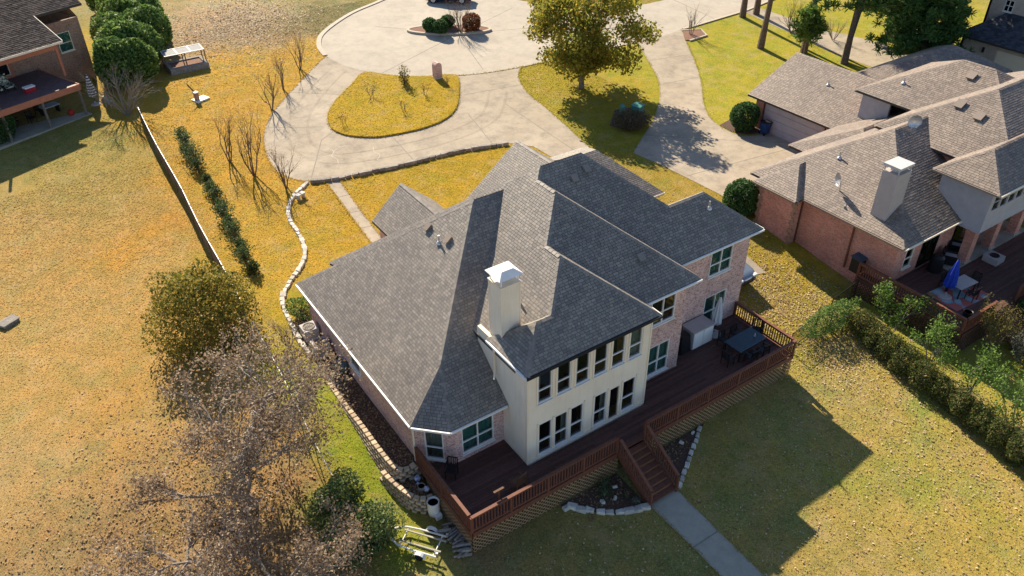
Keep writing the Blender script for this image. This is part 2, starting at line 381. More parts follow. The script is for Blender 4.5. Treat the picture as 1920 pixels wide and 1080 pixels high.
def smooth_line(pts, n=4, closed=False):
    """Catmull-Rom through 2-D points"""
    P = [Vector((*p[:2], 0)) for p in pts]; L = len(P); out = []
    for i in range(L if closed else L-1):
        g = (lambda k: P[k % L]) if closed else (lambda k: P[min(max(k, 0), L-1)])
        a, b, c, d = g(i-1), g(i), g(i+1), g(i+2)
        for k in range(n):
            t = k/n; q = .5*((2*b)+(c-a)*t+(2*a-5*b+4*c-d)*t*t+(3*b-a-3*c+d)*t**3); out.append((q.x, q.y))
    if not closed: out.append(tuple(P[-1][:2]))
    return out
circle_low = smooth_line([(26.8,71.48),(27.45,68.16),(29.55,64.78),(32.55,62.25),(37.09,60.42),(40.75,59.73),(43.97,59.51)])
street_left = smooth_line([(26.8,71.48),(27.06,73.31),(27.62,74.86),(28.64,76.55),(30.79,78.53),(33.9,80.71),(37.1,82.12),(40.39,83.45),(44,83.5),(47.5,81),(50,77.5),(52.2,73.6),(56,69.8),(60,67.6),(63.25,66.6),(70,67),(80,68.6),(95,72)], 3)
low_r = [(95,64),(77.5,60.54),(71,59.35),(62.46,58.87),(60.95,58.89),(57.3,58.4),(54.47,58.57)]
street = drape('street', street_left+low_r+circle_low[::-1][:-1], .03, MT['street'])
u_out = smooth_line([(26.6,71.3),(23.63,68.4),(21.06,65.77),(19.01,63.6),(17.48,61.66),(16.2,59.19),(15.37,56.63),(15.03,54.41),(15.16,52.63),(15.84,51.27),(16.9,50.5),(18.5,50.0),(23.3,49.25),(27.71,48.85),(31.69,47.8)], 3)
u_right = [(33,46.2),(33.3,40.8),(36.04,41.2)]+smooth_line([(36.59,44.13),(37.33,47.85),(37.97,51.67),(38.37,54.61),(39.6,57.89),(41.2,59.7)], 3)
cl2 = [p for p in circle_low if p[0] < 41]
drive = drape('driveway', u_out+u_right+cl2[::-1][:-1], .025, MT['concrete'])
d2L = smooth_line([(54.47,58.57),(52.17,54.41),(50.32,51.12),(48.11,48.35),(46.06,46.38),(43.53,44.32),(40.46,42.28),(38.68,41.06)], 3)
d2R = smooth_line([(60.74,58.8),(58.3,55.36),(55.58,51.48),(52.86,48.03),(50.46,45.43),(48.75,43.28),(47.78,41.41),(47.5,39.39),(48.02,38.17),(49.9,37.5)], 3)
drive2 = drape('side_driveway', d2L+[(38.9,39.5),(39.06,38.33),(39.27,34.15),(39.38,31.2),(44,31.2),(49.9,31.2)]+d2R[::-1], .027, MT['concrete'])
pad = drape('parking_pad', [(31.2,25.6),(35.5,25.0),(35.9,31.2),(31.2,31.2)], .025, MT['concrete'])
ndrive = drape('far_driveway', [(70.5,60.5),(72.8,59.6),(73.5,51.2),(75.2,45.2),(73.8,40.0),(68.8,40.9),(68.9,46.2),(69.8,52.6)], .02, MT['concrete'])
walk = drape('front_walk', [(17.35,49.9),(18.3,49.6),(17.75,45),(17.34,40.2),(16.5,40.2),(16.9,45)], .03, MT['concrete'])
rear_walk = drape('rear_walk', smooth_line([(17.95,16.1),(18.05,13),(18.0,9),(17.9,5)], 3)+smooth_line([(19.5,5),(19.55,9),(19.55,13),(19.6,16.1)], 3), .03, MT['walk'])
isl = smooth_line([(28.14,65.92),(29.8,64.21),(32.02,62.45),(34.77,61.29),(34.45,59.8),(33.0,57.35),(31.42,55.24),(29.65,53.99),(27.65,53.56),(25.77,53.65),(24.05,53.99),(22.92,54.51),(21.66,55.73),(21.16,57.14),(21.38,58.66),(22.25,60.41),(23.99,62.33),(26.11,64.2)], 3, True)
ZONES.append((28,58.5,6,5,(.36,.245,.02),4))
island = drape('island_lawn', isl, .15, MT['grass'], cols=True)
ZONES.pop()
rc = [(40.1+3.6*math.cos(a)*(1+.0)-.8*math.sin(a), 71.0-1.5*math.cos(a)+1.75*math.sin(a)) for a in [i*2*math.pi/26 for i in range(26)]]
round_bed = drape('planting_bed', rc, .2, MT['rmulch'])
myrtle_bed = drape('mulch_bed', [(60.5,58.4),(62.2,57.6),(61.6,56.3),(59.3,56.2),(58.9,56.4)], .1, MT['rmulch'])
util_bed = drape('shrub_bed', [(40.3,45.8),(42.5,47.8),(45.2,47.2),(43.4,44.9),(41,44)], .06, MT['mulch'])
garage_bed = drape('garage_bed', [(47.7,40.8),(49.8,41.2),(49.8,37.8),(48.3,38.3),(47.6,39.4)], .05, MT['mulch'])
# kerbs, joints
def strip(name, line, wd, h, material, parent, off=0):
    mb = MB(); P = [Vector((x, y, gz(x, y)+off)) for x, y in line]; L = []
    for i, p in enumerate(P):
        d = P[min(i+1, len(P)-1)]-P[max(i-1, 0)]; d.z = 0; d.normalize(); n = Vector((-d.y, d.x, 0))*wd/2; L.append((p+n, p-n))
    for i in range(len(L)-1):
        a, b = L[i]; c, d = L[i+1]; u = Vector((0, 0, h))
        mb.poly([a+u, b+u, d+u, c+u][::-1] if False else [b+u, d+u, c+u, a+u]); mb.poly([a, a+u, c+u, c]); mb.poly([b, d, d+u, b+u])
    a, b = L[0]; u = Vector((0, 0, h)); mb.poly([a, b, b+u, a+u]); a, b = L[-1]; mb.poly([b, a, a+u, b+u])
    return mb.build(name, material, parent)
strip('kerb', street_left[:24], .45, .12, MT['kerb'], street, -.02)
strip('kerb', circle_low[13:]+[(44.5,59.5),(47,59.4),(50,59.2),(53,58.8)], .2, .07, MT['kerb'], street, -.02)
strip('kerb', low_r[:5], .3, .12, MT['kerb'], street, -.02)
strip('kerb', rc+rc[:1], .3, .24, MT['kerb'], round_bed, -.02)
strip('kerb', [(60.5,58.55),(62.4,57.7),(61.7,56.2),(59.2,56.05)], .2, .16, MT['kerb'], myrtle_bed, -.02)
def joints(parent, segs, off, wd=.05):
    for a, b in segs:
        n = max(2, int((Vector(a)-Vector(b)).length/1.0))
        ln = [(a[0]+(b[0]-a[0])*k/n, a[1]+(b[1]-a[1])*k/n) for k in range(n+1)]
        strip('joint', ln, wd*1.3, .003, MT['joint'], parent, off)
joints(street, [((38.9,69.1),(29.5,65.1)),((41.9,69.2),(49,66.9)),((34.2,75.9),(37.0,73.2)),((43.9,71),(49.3,73.2)),((37.8,61.0),(39.1,65.5)),((39.1,65.5),(40.2,68.9)),((54.5,59),(57,68)),((66,59.3),(66.5,66.5))], .031)
joints(drive, [((20.86,65.7),(24.4,63)),((16.9,60.35),(20.8,58.1)),((20.98,56.9),(19.71,56.12)),((19.71,56.12),(16.75,51.1)),((24.6,53.4),(24.2,49.5)),((31.8,53.9),(30.6,48.4)),((33.4,57.3),(38.9,56.4)),((35.5,54),(35.2,43))], .026)
joints(drive2, [((52.6,54.4),(56.9,53.4)),((49.3,49.75),(53.6,49)),((44.4,44.9),(48.3,42.3)),((41.5,42.8),(49.5,35.5)),((39.4,36),(49.7,34.6))], .028)
joints(walk, [((17.0,47.5),(18.0,47.4)),((16.8,45.2),(17.7,45)),((16.65,43),(17.55,42.8))], .031)
joints(rear_walk, [((18.0,13.4),(19.5,13.4)),((18.0,10.8),(19.5,10.8))], .031)
# ------------------------------------------------------------------ roof builder
def clip_poly(poly, clip):
    out = poly
    n = len(clip)
    for i in range(n):
        a = clip[i]; b = clip[(i+1) % n]; inp = out; out = []
        if not inp: return []
        ex, ey = b[0]-a[0], b[1]-a[1]
        def side(p): return ex*(p[1]-a[1])-ey*(p[0]-a[0])
        for k in range(len(inp)):
            p = inp[k]; q = inp[(k+1) % len(inp)]; sp, sq = side(p), side(q)
            if sp >= -1e-9: out.append(p)
            if (sp > 1e-9 and sq < -1e-9) or (sp < -1e-9 and sq > 1e-9):
                t = sp/(sp-sq); out.append((p[0]+(q[0]-p[0])*t, p[1]+(q[1]-p[1])*t))
    return out
def shingles(mb, pts, tw=.31, ex=.155, lift=.005, origin=None):
    """tabs over one convex roof facet; every tab is its own thin wedge"""
    P = [Vector(p) for p in pts]
    nrm = Vector((0, 0, 0))
    for i in range(1, len(P)-1): nrm += (P[i]-P[0]).cross(P[i+1]-P[0])
    if nrm.z < 0: P = P[::-1]; nrm = -nrm
    nrm.normalize()
    u = Vector((0, 0, 1)).cross(nrm); u.normalize(); v = nrm.cross(u)       # v points up the slope
    zmin = min(p.z for p in P); o = Vector(origin) if origin else min(P, key=lambda p: p.z)
    Q = [((p-o).dot(u), (p-o).dot(v)) for p in P]
    us = [q[0] for q in Q]; vs_ = [q[1] for q in Q]
    r0 = int(math.floor(min(vs_)/ex)); r1 = int(math.ceil(max(vs_)/ex))
    for r in range(r0, r1):
        x = min(us)-tw*((r*.37+.13*((r*7) % 5)) % 1)
        while x < max(us):
            w_ = tw*rnd.choice((.62, .8, 1, 1, 1.25)); va, vb = r*ex, (r+1)*ex
            c = clip_poly([(x, va), (x+w_-.016, va), (x+w_-.016, vb-.014), (x, vb-.014)], Q); x += w_  # gaps bare the dark roof deck, drawing butt shadow lines in colour
            if len(c) < 3: continue
            lf = lift*rnd.choice((.75, 1, 1, 1.3))
            b = len(mb.v); low = []
            for (a, bb) in c:
                k = 1-(bb-va)/ex; mb.v.append(tuple(o+u*a+v*bb+nrm*(.012+lf*k)))
            mb.f.append(tuple(range(b, b+len(c)))); mb.mi.append(0)
            for i in range(len(c)):
                p, q = c[i], c[(i+1) % len(c)]
                if abs(p[1]-va) < 1e-5 and abs(q[1]-va) < 1e-5:
                    e = len(mb.v); mb.v.append(tuple(o+u*p[0]+v*va-nrm*.01)); mb.v.append(tuple(o+u*q[0]+v*va-nrm*.01))
                    mb.f.append((b+i, e, e+1, b+(i+1) % len(c))); mb.mi.append(0)
def caps(mb, a, b, wd=.2, ln=.24, drop=.8, h=.012):
    """overlapping cap shingles along a hip or ridge from a (low) to b"""
    a = Vector(a); b = Vector(b); d = b-a; L = d.length; d.normalize(); s_ = d.cross(Vector((0, 0, 1))).normalized()
    n = int(L/ln)
    for k in range(n):
        p = a+d*(k*L/n); q = a+d*((k+1)*L/n+.03); j = rnd.uniform(.9, 1.1)
        u0 = Vector((0, 0, h+.014)); u1 = Vector((0, 0, h)); dn = Vector((0, 0, wd*drop*.72))
        l0, r0_, l1, r1_ = p+s_*wd*j-dn+u0, p-s_*wd*j-dn+u0, q+s_*wd*j-dn+u1, q-s_*wd*j-dn+u1
        i = len(mb.v); mb.v += [tuple(t) for t in (l0, p+u0, r0_, l1, q+u1, r1_)]
        mb.f += [(i, i+1, i+4, i+3), (i+1, i+2, i+5, i+4)]; mb.mi += [0, 0]
def roof(parent, facets, hips, smat, thick=.16, name='roof', tw=.24, ex=.135, capw=.125, drop=.8, lift=.005):
    sb = MB(); sh = MB(); cb = MB()
    for f in facets:
        shg = True
        if f and isinstance(f[0], str): shg = False; f = f[1:]
        sb.slab(f, thick)
        if shg: shingles(sh, f, tw, ex, lift, origin=None)
    r = sb.build(name, MT['under'], parent)
    sh.build('shingle_field', smat, r, kind='stuff')
    for a, b in hips: caps(cb, a, b, capw, drop=drop)
    if hips: cb.build('ridge_cap', smat, r, kind='stuff')
    return r
def wall(parent, a, b, z0, z1, th, holes, material, name='wall', siding=False, trim=(0, 0)):
    """straight wall a->b (outer face on the right-hand side going a->b), holes = (s0, s1, z0, z1)"""
    a = Vector((*a, 0)); b = Vector((*b, 0)); d = (b-a); L = d.length; d.normalize(); n = Vector((d.y, -d.x, 0)); mb = MB()
    L0, L = trim[0], L-trim[1]
    ss = sorted({L0, L, *[h[0] for h in holes], *[h[1] for h in holes]})
    zs = sorted({z0, z1, *[h[2] for h in holes], *[h[3] for h in holes]})
    if siding:
        k = z0
        while k < z1: zs.append(round(k, 4)); k += .17
        zs = sorted(set(zs))
    for i in range(len(ss)-1):
        for j in range(len(zs)-1):
            sc, zc = (ss[i]+ss[i+1])/2, (zs[j]+zs[j+1])/2
            if any(h[0] < sc < h[1] and h[2] < zc < h[3] for h in holes): continue
            s0, s1, za, zb = ss[i], ss[i+1], zs[j], zs[j+1]
            p = lambda s_, dep, z: tuple(a+d*s_+n*dep+Vector((0, 0, z)))
            pr_ = .022 if siding else 0
            v = [p(s0, -th, za), p(s1, -th, za), p(s1, pr_, za), p(s0, pr_, za), p(s0, -th, zb), p(s1, -th, zb), p(s1, 0, zb), p(s0, 0, zb)]
            k = len(mb.v); mb.v += v
            for q in ((0,1,2,3),(7,6,5,4),(3,2,6,7),(1,0,4,5),(2,1,5,6),(0,3,7,4)): mb.f.append(tuple(k+t for t in q)); mb.mi.append(0)
    return mb.build(name, material, parent)
def window(parent, a, b, s0, s1, z0, z1, cols=1, split=.42, back='dark', frame='white', sill=True, depth=.09, fw=.05, name='window'):
    """window in a hole of wall a->b: frame, sashes, panes, something behind the glass"""
    a = Vector((*a, 0)); b = Vector((*b, 0)); d = (b-a).normalized(); n = Vector((d.y, -d.x, 0))
    P = lambda s_, dep, z: a+d*s_+n*dep+Vector((0, 0, z))
    mb = MB()
    def rect(sa, sb_, za, zb, dep, th):
        mb.obox(P((sa+sb_)/2, dep, (za+zb)/2), d, n, (0, 0, 1), (sb_-sa)/2, th/2, (zb-za)/2)
    g = .002
    rect(s0+g, s0+fw, z0+g, z1-g, -depth/2+.02, depth); rect(s1-fw, s1-g, z0+g, z1-g, -depth/2+.02, depth)
    rect(s0+fw, s1-fw, z1-fw, z1-g, -depth/2+.02, depth); rect(s0+fw, s1-fw, z0+g, z0+fw, -depth/2+.02, depth)
    cw = (s1-s0)/cols
    for c in range(1, cols): rect(s0+cw*c-fw*.55, s0+cw*c+fw*.55, z0+fw, z1-fw, -depth/2+.02, depth*.9)
    zm = z0+(z1-z0)*split if split else None
    if zm:
        for c in range(cols): rect(s0+cw*c+fw*.5, s0+cw*(c+1)-fw*.5, zm-.03, zm+.03, -depth/2+.015, depth*.7)
    if sill: rect(s0-.05, s1+.05, z0-.07, z0-.004, .02, .16)
    fr = mb.build(name, MT[frame], parent)
    for c in range(cols):
        for (za, zb) in (((z0+fw, zm-.03), (zm+.03, z1-fw)) if zm else ((z0+fw, z1-fw),)):
            pb = MB(); sa, sb_ = s0+cw*c+fw*.55, s0+cw*(c+1)-fw*.55; o = -.05
            pb.poly([P(sa, o, za), P(sb_, o, za), P(sb_, o, zb), P(sa, o, zb)]); pb.build('pane', MT['glass'], fr)
    kb = MB(); o = -.16
    if back in ('teal', 'blind'):      # hanging drape with folds; the teal one is painted sky reflection
        nf = max(6, int((s1-s0)/.11)); prev = None
        for i in range(nf+1):
            s_ = s0+(s1-s0)*i/nf; dd = o-.03+.03*math.cos(i*math.pi)
            cur = (P(s_, dd, z0), P(s_, dd, z1))
            if prev: kb.poly([prev[0], cur[0], cur[1], prev[1]])
            prev = cur
        kb.build('drape', MT[back], fr)
    else:
        if back == 'half':
            hb_ = MB(); prev = None; side = s0 if int(s0*7) % 2 else s1-(s1-s0)*.34
            for i in range(5):
                s_ = side+(s1-s0)*.34*i/4; dd = -.2+.03*math.cos(i*math.pi); cur = (P(s_, dd, z0), P(s_, dd, z1))
                if prev: hb_.poly([prev[0], cur[0], cur[1], prev[1]])
                prev = cur
            hb_.build('drape', MT['blind'], fr)
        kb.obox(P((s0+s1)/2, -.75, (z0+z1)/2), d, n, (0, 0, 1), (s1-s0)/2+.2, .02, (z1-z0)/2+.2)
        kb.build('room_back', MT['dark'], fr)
    return fr
# ------------------------------------------------------------------ main house
H = empty('brick_house', (20, 28, 0), 0, 'large pink brick house with grey shingle roof, cream sunroom and rear deck', 'house')
H.location = (0, 0, 0)
l2 = lambda x: 8.25+.8*(x-18.17)
wr = lambda y: 2.6+.86*(y-21.6)
l1 = lambda x: 2.6+.86*(x-9.9)
p1 = lambda y: 5.5+.8*(y-19.9); p2 = lambda y: 5.5+.8*(y-20.9); p3_ = lambda y: 5.5+.8*(y-22.3)
ZR = 9.9; YR = 27.8
L = lambda pts, f, ax: [(x, y, f(x if ax == 'x' else y)) for x, y in pts]
fr_ = lambda y: ZR-(ZR-3.22)*(y-YR)/(35.75-YR)
facets = [
 L([(9.9,22.85),(12,23.7),(17,28.7),(9.9,35.8)], l1, 'x'),
 [(9.9,22.85,2.6),(11.15,21.6,2.6),(12,23.7,l1(12))],
 L([(11.15,21.6),(14.1,21.6),(14.1,24.38),(12.68,24.38),(12,23.7)], wr, 'y'),
 L([(12.68,24.38),(14.1,24.38),(18.74,28.7),(17,28.7)], wr, 'y'),
 L([(9.9,35.8),(17,28.7),(18.74,28.7),(11.97,35.2)], lambda y: 2.6+.86*(35.8-y), 'y'),
 L([(14.1,21.0),(16.25,21.42),(16.25,26.38),(14.1,24.38)], l2, 'x'),
 L([(16.25,21.42),(18.01,23.18),(18.01,28.02),(16.25,26.38)], l2, 'x'),
 L([(18.01,24.18),(19.755,25.925),(19.755,28.25),(18.74,28.7),(18.01,28.02)], l2, 'x'), L([(18.74,28.7),(19.755,28.25),(18.74,29.22)], l2, 'x'),
 L([(19.755,27.325),(20.23,27.8),(19.755,28.25)], l2, 'x'),
 L([(18.74,28.7),(18.74,29.22),(11.88,35.75),(11.97,35.05)], l2, 'x'),
 L([(13.94,19.9),(21.29,19.9),(19.77,21.42),(15.46,21.42)], p1, 'y'),
 L([(16.25,21.42),(19.77,21.42),(18.01,23.18)], p1, 'y'),
 [(13.94,19.9,5.5),(13.94,22.94,5.5),(15.46,21.42,6.716)],
 [(13.94,22.94,5.5),(15.46,21.42,6.716),(16.25,21.42,6.716),(16.25,22.94,5.5)],
 L([(21.29,20.9),(24.78,20.9),(19.755,25.925),(18.01,24.18)], p2, 'y'),
 L([(24.78,22.3),(30.66,22.3),(28.34,24.62),(22.46,24.62)], p3_, 'y'),
 L([(22.46,24.62),(25.88,24.62),(22.7,27.8),(20.23,27.8),(19.755,27.325)], p3_, 'y'),
 L([(21.29,19.9),(21.29,20.9),(18.01,24.18),(18.01,23.18)], lambda x: 5.5+.8*(21.29-x), 'x'),
 L([(24.78,20.9),(24.78,22.3),(19.755,27.325),(19.755,25.925)], lambda x: 5.5+.8*(24.78-x), 'x'),
 L([(25.88,24.62),(22.7,27.8),(28.2,33.3),(28.2,26.94)], lambda x: ZR-.8*(x-22.7), 'x'),
 L([(25.88,24.62),(28.34,24.62),(30.66,26.94),(28.2,26.94)], lambda y: 7.356-.8*(y-24.62), 'y'),
 [(30.66,22.3,5.5),(30.66,26.94,5.5),(28.34,24.62,7.356)],
 [(11.88,35.75,3.22),(20.23,27.8,ZR),(22.7,27.8,ZR),(28.9,35.75,3.22)],
 # front gables and the low wing on the far right
 [(16.15,39.4,2.6),(18.3,39.4,4.5),(18.3,33.8,4.5),(16.15,35.6,2.6)], [(20.45,39.4,2.6),(18.3,39.4,4.5),(18.3,33.8,4.5),(20.45,35.6,2.6)],
 [(21.3,37.6,2.75),(25.57,37.6,6.0),(25.57,31.5,6.0),(21.3,34.5,2.75)], [(29.85,37.6,2.75),(25.57,37.6,6.0),(25.57,31.5,6.0),(29.85,34.5,2.75)],
 [(28.0,31.3,3.0),(32.4,31.3,3.0),(30.05,35.3,5.0),(28.0,35.3,5.0)], [(32.4,31.3,3.0),(32.4,39.3,3.0),(30.05,35.3,5.0)], [(28.0,39.3,3.0),(32.4,39.3,3.0),(30.05,35.3,5.0),(28.0,35.3,5.0)],
]
hp = [((9.9,35.8,2.6),(17,28.7,8.71)),((12,23.7,l1(12)),(17,28.7,8.71)),((11.15,21.6,2.6),(12,23.7,l1(12))),((9.9,22.85,2.6),(12,23.7,l1(12))),
 ((11.88,35.75,3.22),(20.23,27.8,ZR)),((13.94,19.9,5.5),(15.46,21.42,6.716)),((13.94,22.94,5.5),(15.46,21.42,6.716)),((15.46,21.42,6.716),(16.25,21.42,6.716)),
 ((16.25,21.42,6.716),(18.01,23.18,8.124)),((21.29,19.9,5.5),(18.01,23.18,8.124)),((18.01,24.18,8.124),(19.755,25.925,9.52)),((24.78,20.9,5.5),(19.755,25.925,9.52)),
 ((19.755,27.325,9.52),(20.23,27.8,ZR)),((30.66,22.3,5.5),(28.34,24.62,7.356)),((28.34,24.62,7.356),(25.88,24.62,7.356)),((25.88,24.62,7.356),(22.7,27.8,ZR)),((28.9,35.75,3.22),(22.7,27.8,ZR)),
 ((18.3,39.4,4.5),(18.3,33.9,4.5)),((25.57,37.6,6),(25.57,31.6,6)),((32.4,31.3,3.0),(30.05,35.3,5.0)),((32.4,39.3,3.0),(30.05,35.3,5.0)),((30.05,35.3,5),(28,35.3,5)),((30.66,26.94,5.5),(28.34,24.62,7.356)),
 ((18.01,23.18,8.124),(18.01,24.18,8.124)),((19.755,25.925,9.52),(19.755,27.325,9.52))]
HR = roof(H, facets, hp, MT['shingle'])
# walls
WB = MT['brick']
bayA, bayB = (10.2,23.35), (11.55,22.0)
wall(H, (10.2,35.4), bayA, -1.2, 2.55, .2, [(5.35,6.55,.9,1.75)], WB); window(H, (10.2,35.4), bayA, 5.35, 6.55, .9, 1.75, 1, None, 'blind')
bl = math.hypot(1.35, 1.35)
wall(H, bayA, bayB, -.2, 2.55, .2, [(.5,1.36,.12,2.0)], WB); window(H, bayA, bayB, .5, 1.36, .12, 2.0, 1, .38, 'blind')  # pale sheet behind the bay panes stands in for bright reflected sky
wall(H, bayB, (14.13,22.0), -.2, 2.6, .2, [(.33,2.0,.4,2.1)], WB); window(H, bayB, (14.13,22.0), .33, 2.0, .4, 2.1, 2, .4, 'teal')
# brick sunroom wing, cream siding
SL = [(14.66+i*1.018-14.13, 14.66+i*1.018+.76-14.13, 3.42, 5.1) for i in range(6)]
LW = [(14.72-14.13+i*.89, 14.72-14.13+i*.89+.74, .22, 2.15) for i in range(3)]
RW = [(17.86-14.13, 18.62-14.13, .22, 2.15), (19.56-14.13, 20.36-14.13, .22, 2.15)]; DR = (18.72-14.13, 19.46-14.13, .02, 2.15)
A_, B_ = (14.13,20.15), (21.0,20.15)
wall(H, A_, B_, -.15, 5.45, .18, SL+LW+RW+[DR], MT['cream'], siding=True)
for i, h in enumerate(SL): window(H, A_, B_, *h, 1, .42, ('half', 'dark', 'half', 'dark', 'dark', 'blind')[i])
for i, h in enumerate(LW+RW): window(H, A_, B_, *h, 1, .42, ('dark', 'half', 'dark', 'half', 'dark')[i])
d_ = window(H, A_, B_, *DR, 1, None, 'dark', 'trim', False, fw=.1, name='door')
hb = MB(); hb.tube([(18.79,20.11,1.0),(18.79,20.05,1.0),(18.9,20.05,1.0)], .018); hb.build('handle', MT['black'], d_)
wall(H, (14.13,24.0), A_, -.15, 5.45, .18, [], MT['cream'], siding=True, trim=(0, .181))
wall(H, B_, (20.998,21.25), -.15, 5.45, .18, [], MT['cream'], siding=True, trim=(.181, 0))
tr = MB()
for x in (14.13, 21.0): tr.box(x-.03, x+.05, 20.1, 20.2, -.1, 5.4)
for h in SL+LW+RW: 
    for s_ in (h[0]-.075, h[1]+.005): tr.box(14.13+s_, 14.13+s_+.07, 20.095, 20.15, h[2]-.06, h[3]+.06)
tr.box(14.2, 20.95, 20.09, 20.15, -.12, .1)
tr.build('corner_trim', MT['trim'], H)
wall(H, (21.0,21.25), (24.3,21.25), -.2, 5.45, .2, [(1.02,2.6,3.5,5.05),(1.15,2.55,.27,2.15)], WB)
window(H, (21.0,21.25), (24.3,21.25), 1.02, 2.6, 3.5, 5.05, 2, .42, 'dark'); window(H, (21.0,21.25), (24.3,21.25), 1.15, 2.55, .27, 2.15, 2, .42, 'teal')
wall(H, (24.298,21.25), (24.298,22.6), -.2, 5.45, .2, [], WB, trim=(.201, 0))
wall(H, (24.3,22.6), (30.15,22.6), -.6, 5.45, .2, [(3.0,4.6,3.55,5.05),(3.05,4.65,.35,2.2)], WB)
window(H, (24.3,22.6), (30.15,22.6), 3.0, 4.6, 3.55, 5.05, 2, .45, 'teal'); window(H, (24.3,22.6), (30.15,22.6), 3.05, 4.65, .35, 2.2, 2, .42, 'teal')
for a, b, z in (((30.15,22.6),(30.15,26.5),5.4), ((30.15,26.5),(27.9,26.5),5.4), ((27.9,26.5),(27.9,35.4),3.1), ((27.9,31.6),(32.0,31.6),2.9), ((32.0,31.6),(32.0,38.9),2.9), ((32.0,38.9),(28.0,38.9),2.9),
                ((28.0,35.4),(10.2,35.4),2.5), ((29.5,37.2),(21.6,37.2),2.6), ((21.6,37.2),(21.6,35.4),2.6), ((29.5,35.4),(29.5,37.2),2.6), ((20.15,39.0),(16.4,39.0),2.5), ((16.4,39.0),(16.4,35.4),2.5), ((20.15,35.4),(20.15,39.0),2.5)):
    wall(H, a, b, -1.0, z, .2, [], WB, trim=(.201, 0))
gb = MB()
gb.poly([(16.4,39.0,2.5),(20.15,39.0,2.5),(18.28,39.0,4.2)][::-1]); gb.poly([(21.6,37.2,2.6),(29.5,37.2,2.6),(25.55,37.2,5.7)][::-1]); gb.build('gable_wall', WB, H)
# second storey side wall closing the gap between wing roof and main roof is under the roof slabs; foundation and soffits
sf = MB()
for p in ([(9.95,22.9,2.42),(10.25,23.4,2.42),(10.25,35.4,2.42),(9.95,35.7,2.42)], [(13.98,19.95,5.32),(21.2,19.95,5.32),(21.2,20.3,5.32),(13.98,20.3,5.32)], [(11.2,21.65,2.42),(14.1,21.65,2.42),(14.1,22.1,2.42),(11.5,22.1,2.42)],
          [(21.2,20.95,5.32),(24.7,20.95,5.32),(24.7,21.35,5.32),(21.2,21.35,5.32)], [(24.4,22.35,5.32),(30.6,22.35,5.32),(30.6,22.7,5.32),(24.4,22.7,5.32)]): sf.poly(p)
sf.build('soffit', MT['trim'], H)
def gutter(a, b, material='white', w_=.07):
    mb = MB(); mb.bar(a, b, w_, .09); mb.bar((a[0], a[1], a[2]+.055), (b[0], b[1], b[2]+.055), w_+.015, .014); return mb.build('gutter', MT[material], H)
gutter((9.84,35.75,2.52),(9.84,22.85,2.52)); gutter((9.86,22.78,2.52),(11.1,21.54,2.52)); gutter((11.12,21.54,2.52),(14.05,21.54,2.52))
gutter((13.88,22.9,5.42),(13.88,19.86,5.42)); gutter((13.9,19.84,5.42),(21.3,19.84,5.42), 'black', .09); gutter((21.3,20.84,5.42),(24.8,20.84,5.42), 'white', .06); gutter((24.8,22.24,5.42),(30.7,22.24,5.42), 'white', .06)
gutter((21.32,19.9,5.44),(21.32,20.9,5.44), 'white', .05); gutter((30.7,22.3,5.44),(30.7,26.9,5.44), 'white', .05); gutter((32.45,31.3,2.95),(28.1,31.27,2.95), 'trim', .06)
ds = MB(); ds.bar((10.13,23.25,2.4),(10.13,23.25,-.3), .09, .07); ds.build('downspout', MT['trim'], H)
ds = MB(); ds.bar((13.98,22.45,5.3),(13.98,22.45,3.9), .09, .07); ds.bar((13.98,22.45,3.9),(13.8,22.2,3.75), .08, .07); ds.build('downspout', MT['trim'], H)
# chimney on the sunroom ridge
cx, cy = 14.9, 22.7
ch = MB(); ch.box(cx-.565, cx+.365, cy-.375, cy+.515, 3.6, 8.35); chim = ch.build('chimney', MT['cream'], H)
cq = [(cx-.57,cy-.38),(cx+.37,cy-.38),(cx+.37,cy+.52),(cx-.57,cy+.52)]
for i in range(4): wall(chim, cq[i], cq[(i+1) % 4], 4.0, 8.33, .004, [], MT['cream'], name='siding', siding=True)
cb = MB()
for sx in (-.6, .335):
    for sy in (-.41, .485): cb.box(cx+sx, cx+sx+.06, cy+sy, cy+sy+.06, 5.0, 8.37)
cb.box(cx-.62, cx+.42, cy-.43, cy+.57, 8.33, 8.4); cb.build('corner_board', MT['trim'], chim)
cp = MB()
for sx in (-.55, .3):
    for sy in (-.36, .45): cp.box(cx+sx, cx+sx+.05, cy+sy, cy+sy+.05, 8.4, 8.78)
cp.box(cx-.3, cx+.1, cy-.1, cy+.3, 8.4, 8.6)
xa, xb, ya, yb = cx-.7, cx+.5, cy-.5, cy+.64; q = [(xa,ya,8.78),(xb,ya,8.78),(xb,yb,8.78),(xa,yb,8.78)]; r = [(xa+.32,ya+.32,9.0),(xb-.32,ya+.32,9.0),(xb-.32,yb-.32,9.0),(xa+.32,yb-.32,9.0)]
cp.poly(q[::-1]); cp.poly(r)
for i in range(4): cp.poly([q[i], q[(i+1) % 4], r[(i+1) % 4], r[i]])
cp.build('chimney_cap', MT['white'], chim)
def vent(parent, x, y, z, dx, dy, dz, mt='shingle', s_=.15):
    n = Vector((dx, dy, dz)).normalized(); u = Vector((0, 0, 1)).cross(n); u.normalize(); v = n.cross(u)
    mb = MB(); p = Vector((x, y, z)); mb.obox(p+n*.07, u, v, n, s_, s_*1.1, .06); mb.obox(p+n*.14, u, v, n, s_*1.15, s_*1.3, .02); return mb.build('roof_vent', MT[mt], parent)
def pipe(parent, x, y, z, h=.45):
    mb = MB(); mb.tube([(x, y, z-.1), (x, y, z+h)], .045, 8); mb.lathe([(.16, 0), (.14, .05), (.06, .14)], (x, y, z), 10); return mb.build('vent_pipe', MT['metal'], parent)
for (x, y) in ((15.2,30.0),(15.35,28.3)): vent(HR, x, y, l1(x), -.65, 0, .76, 'nshingle')
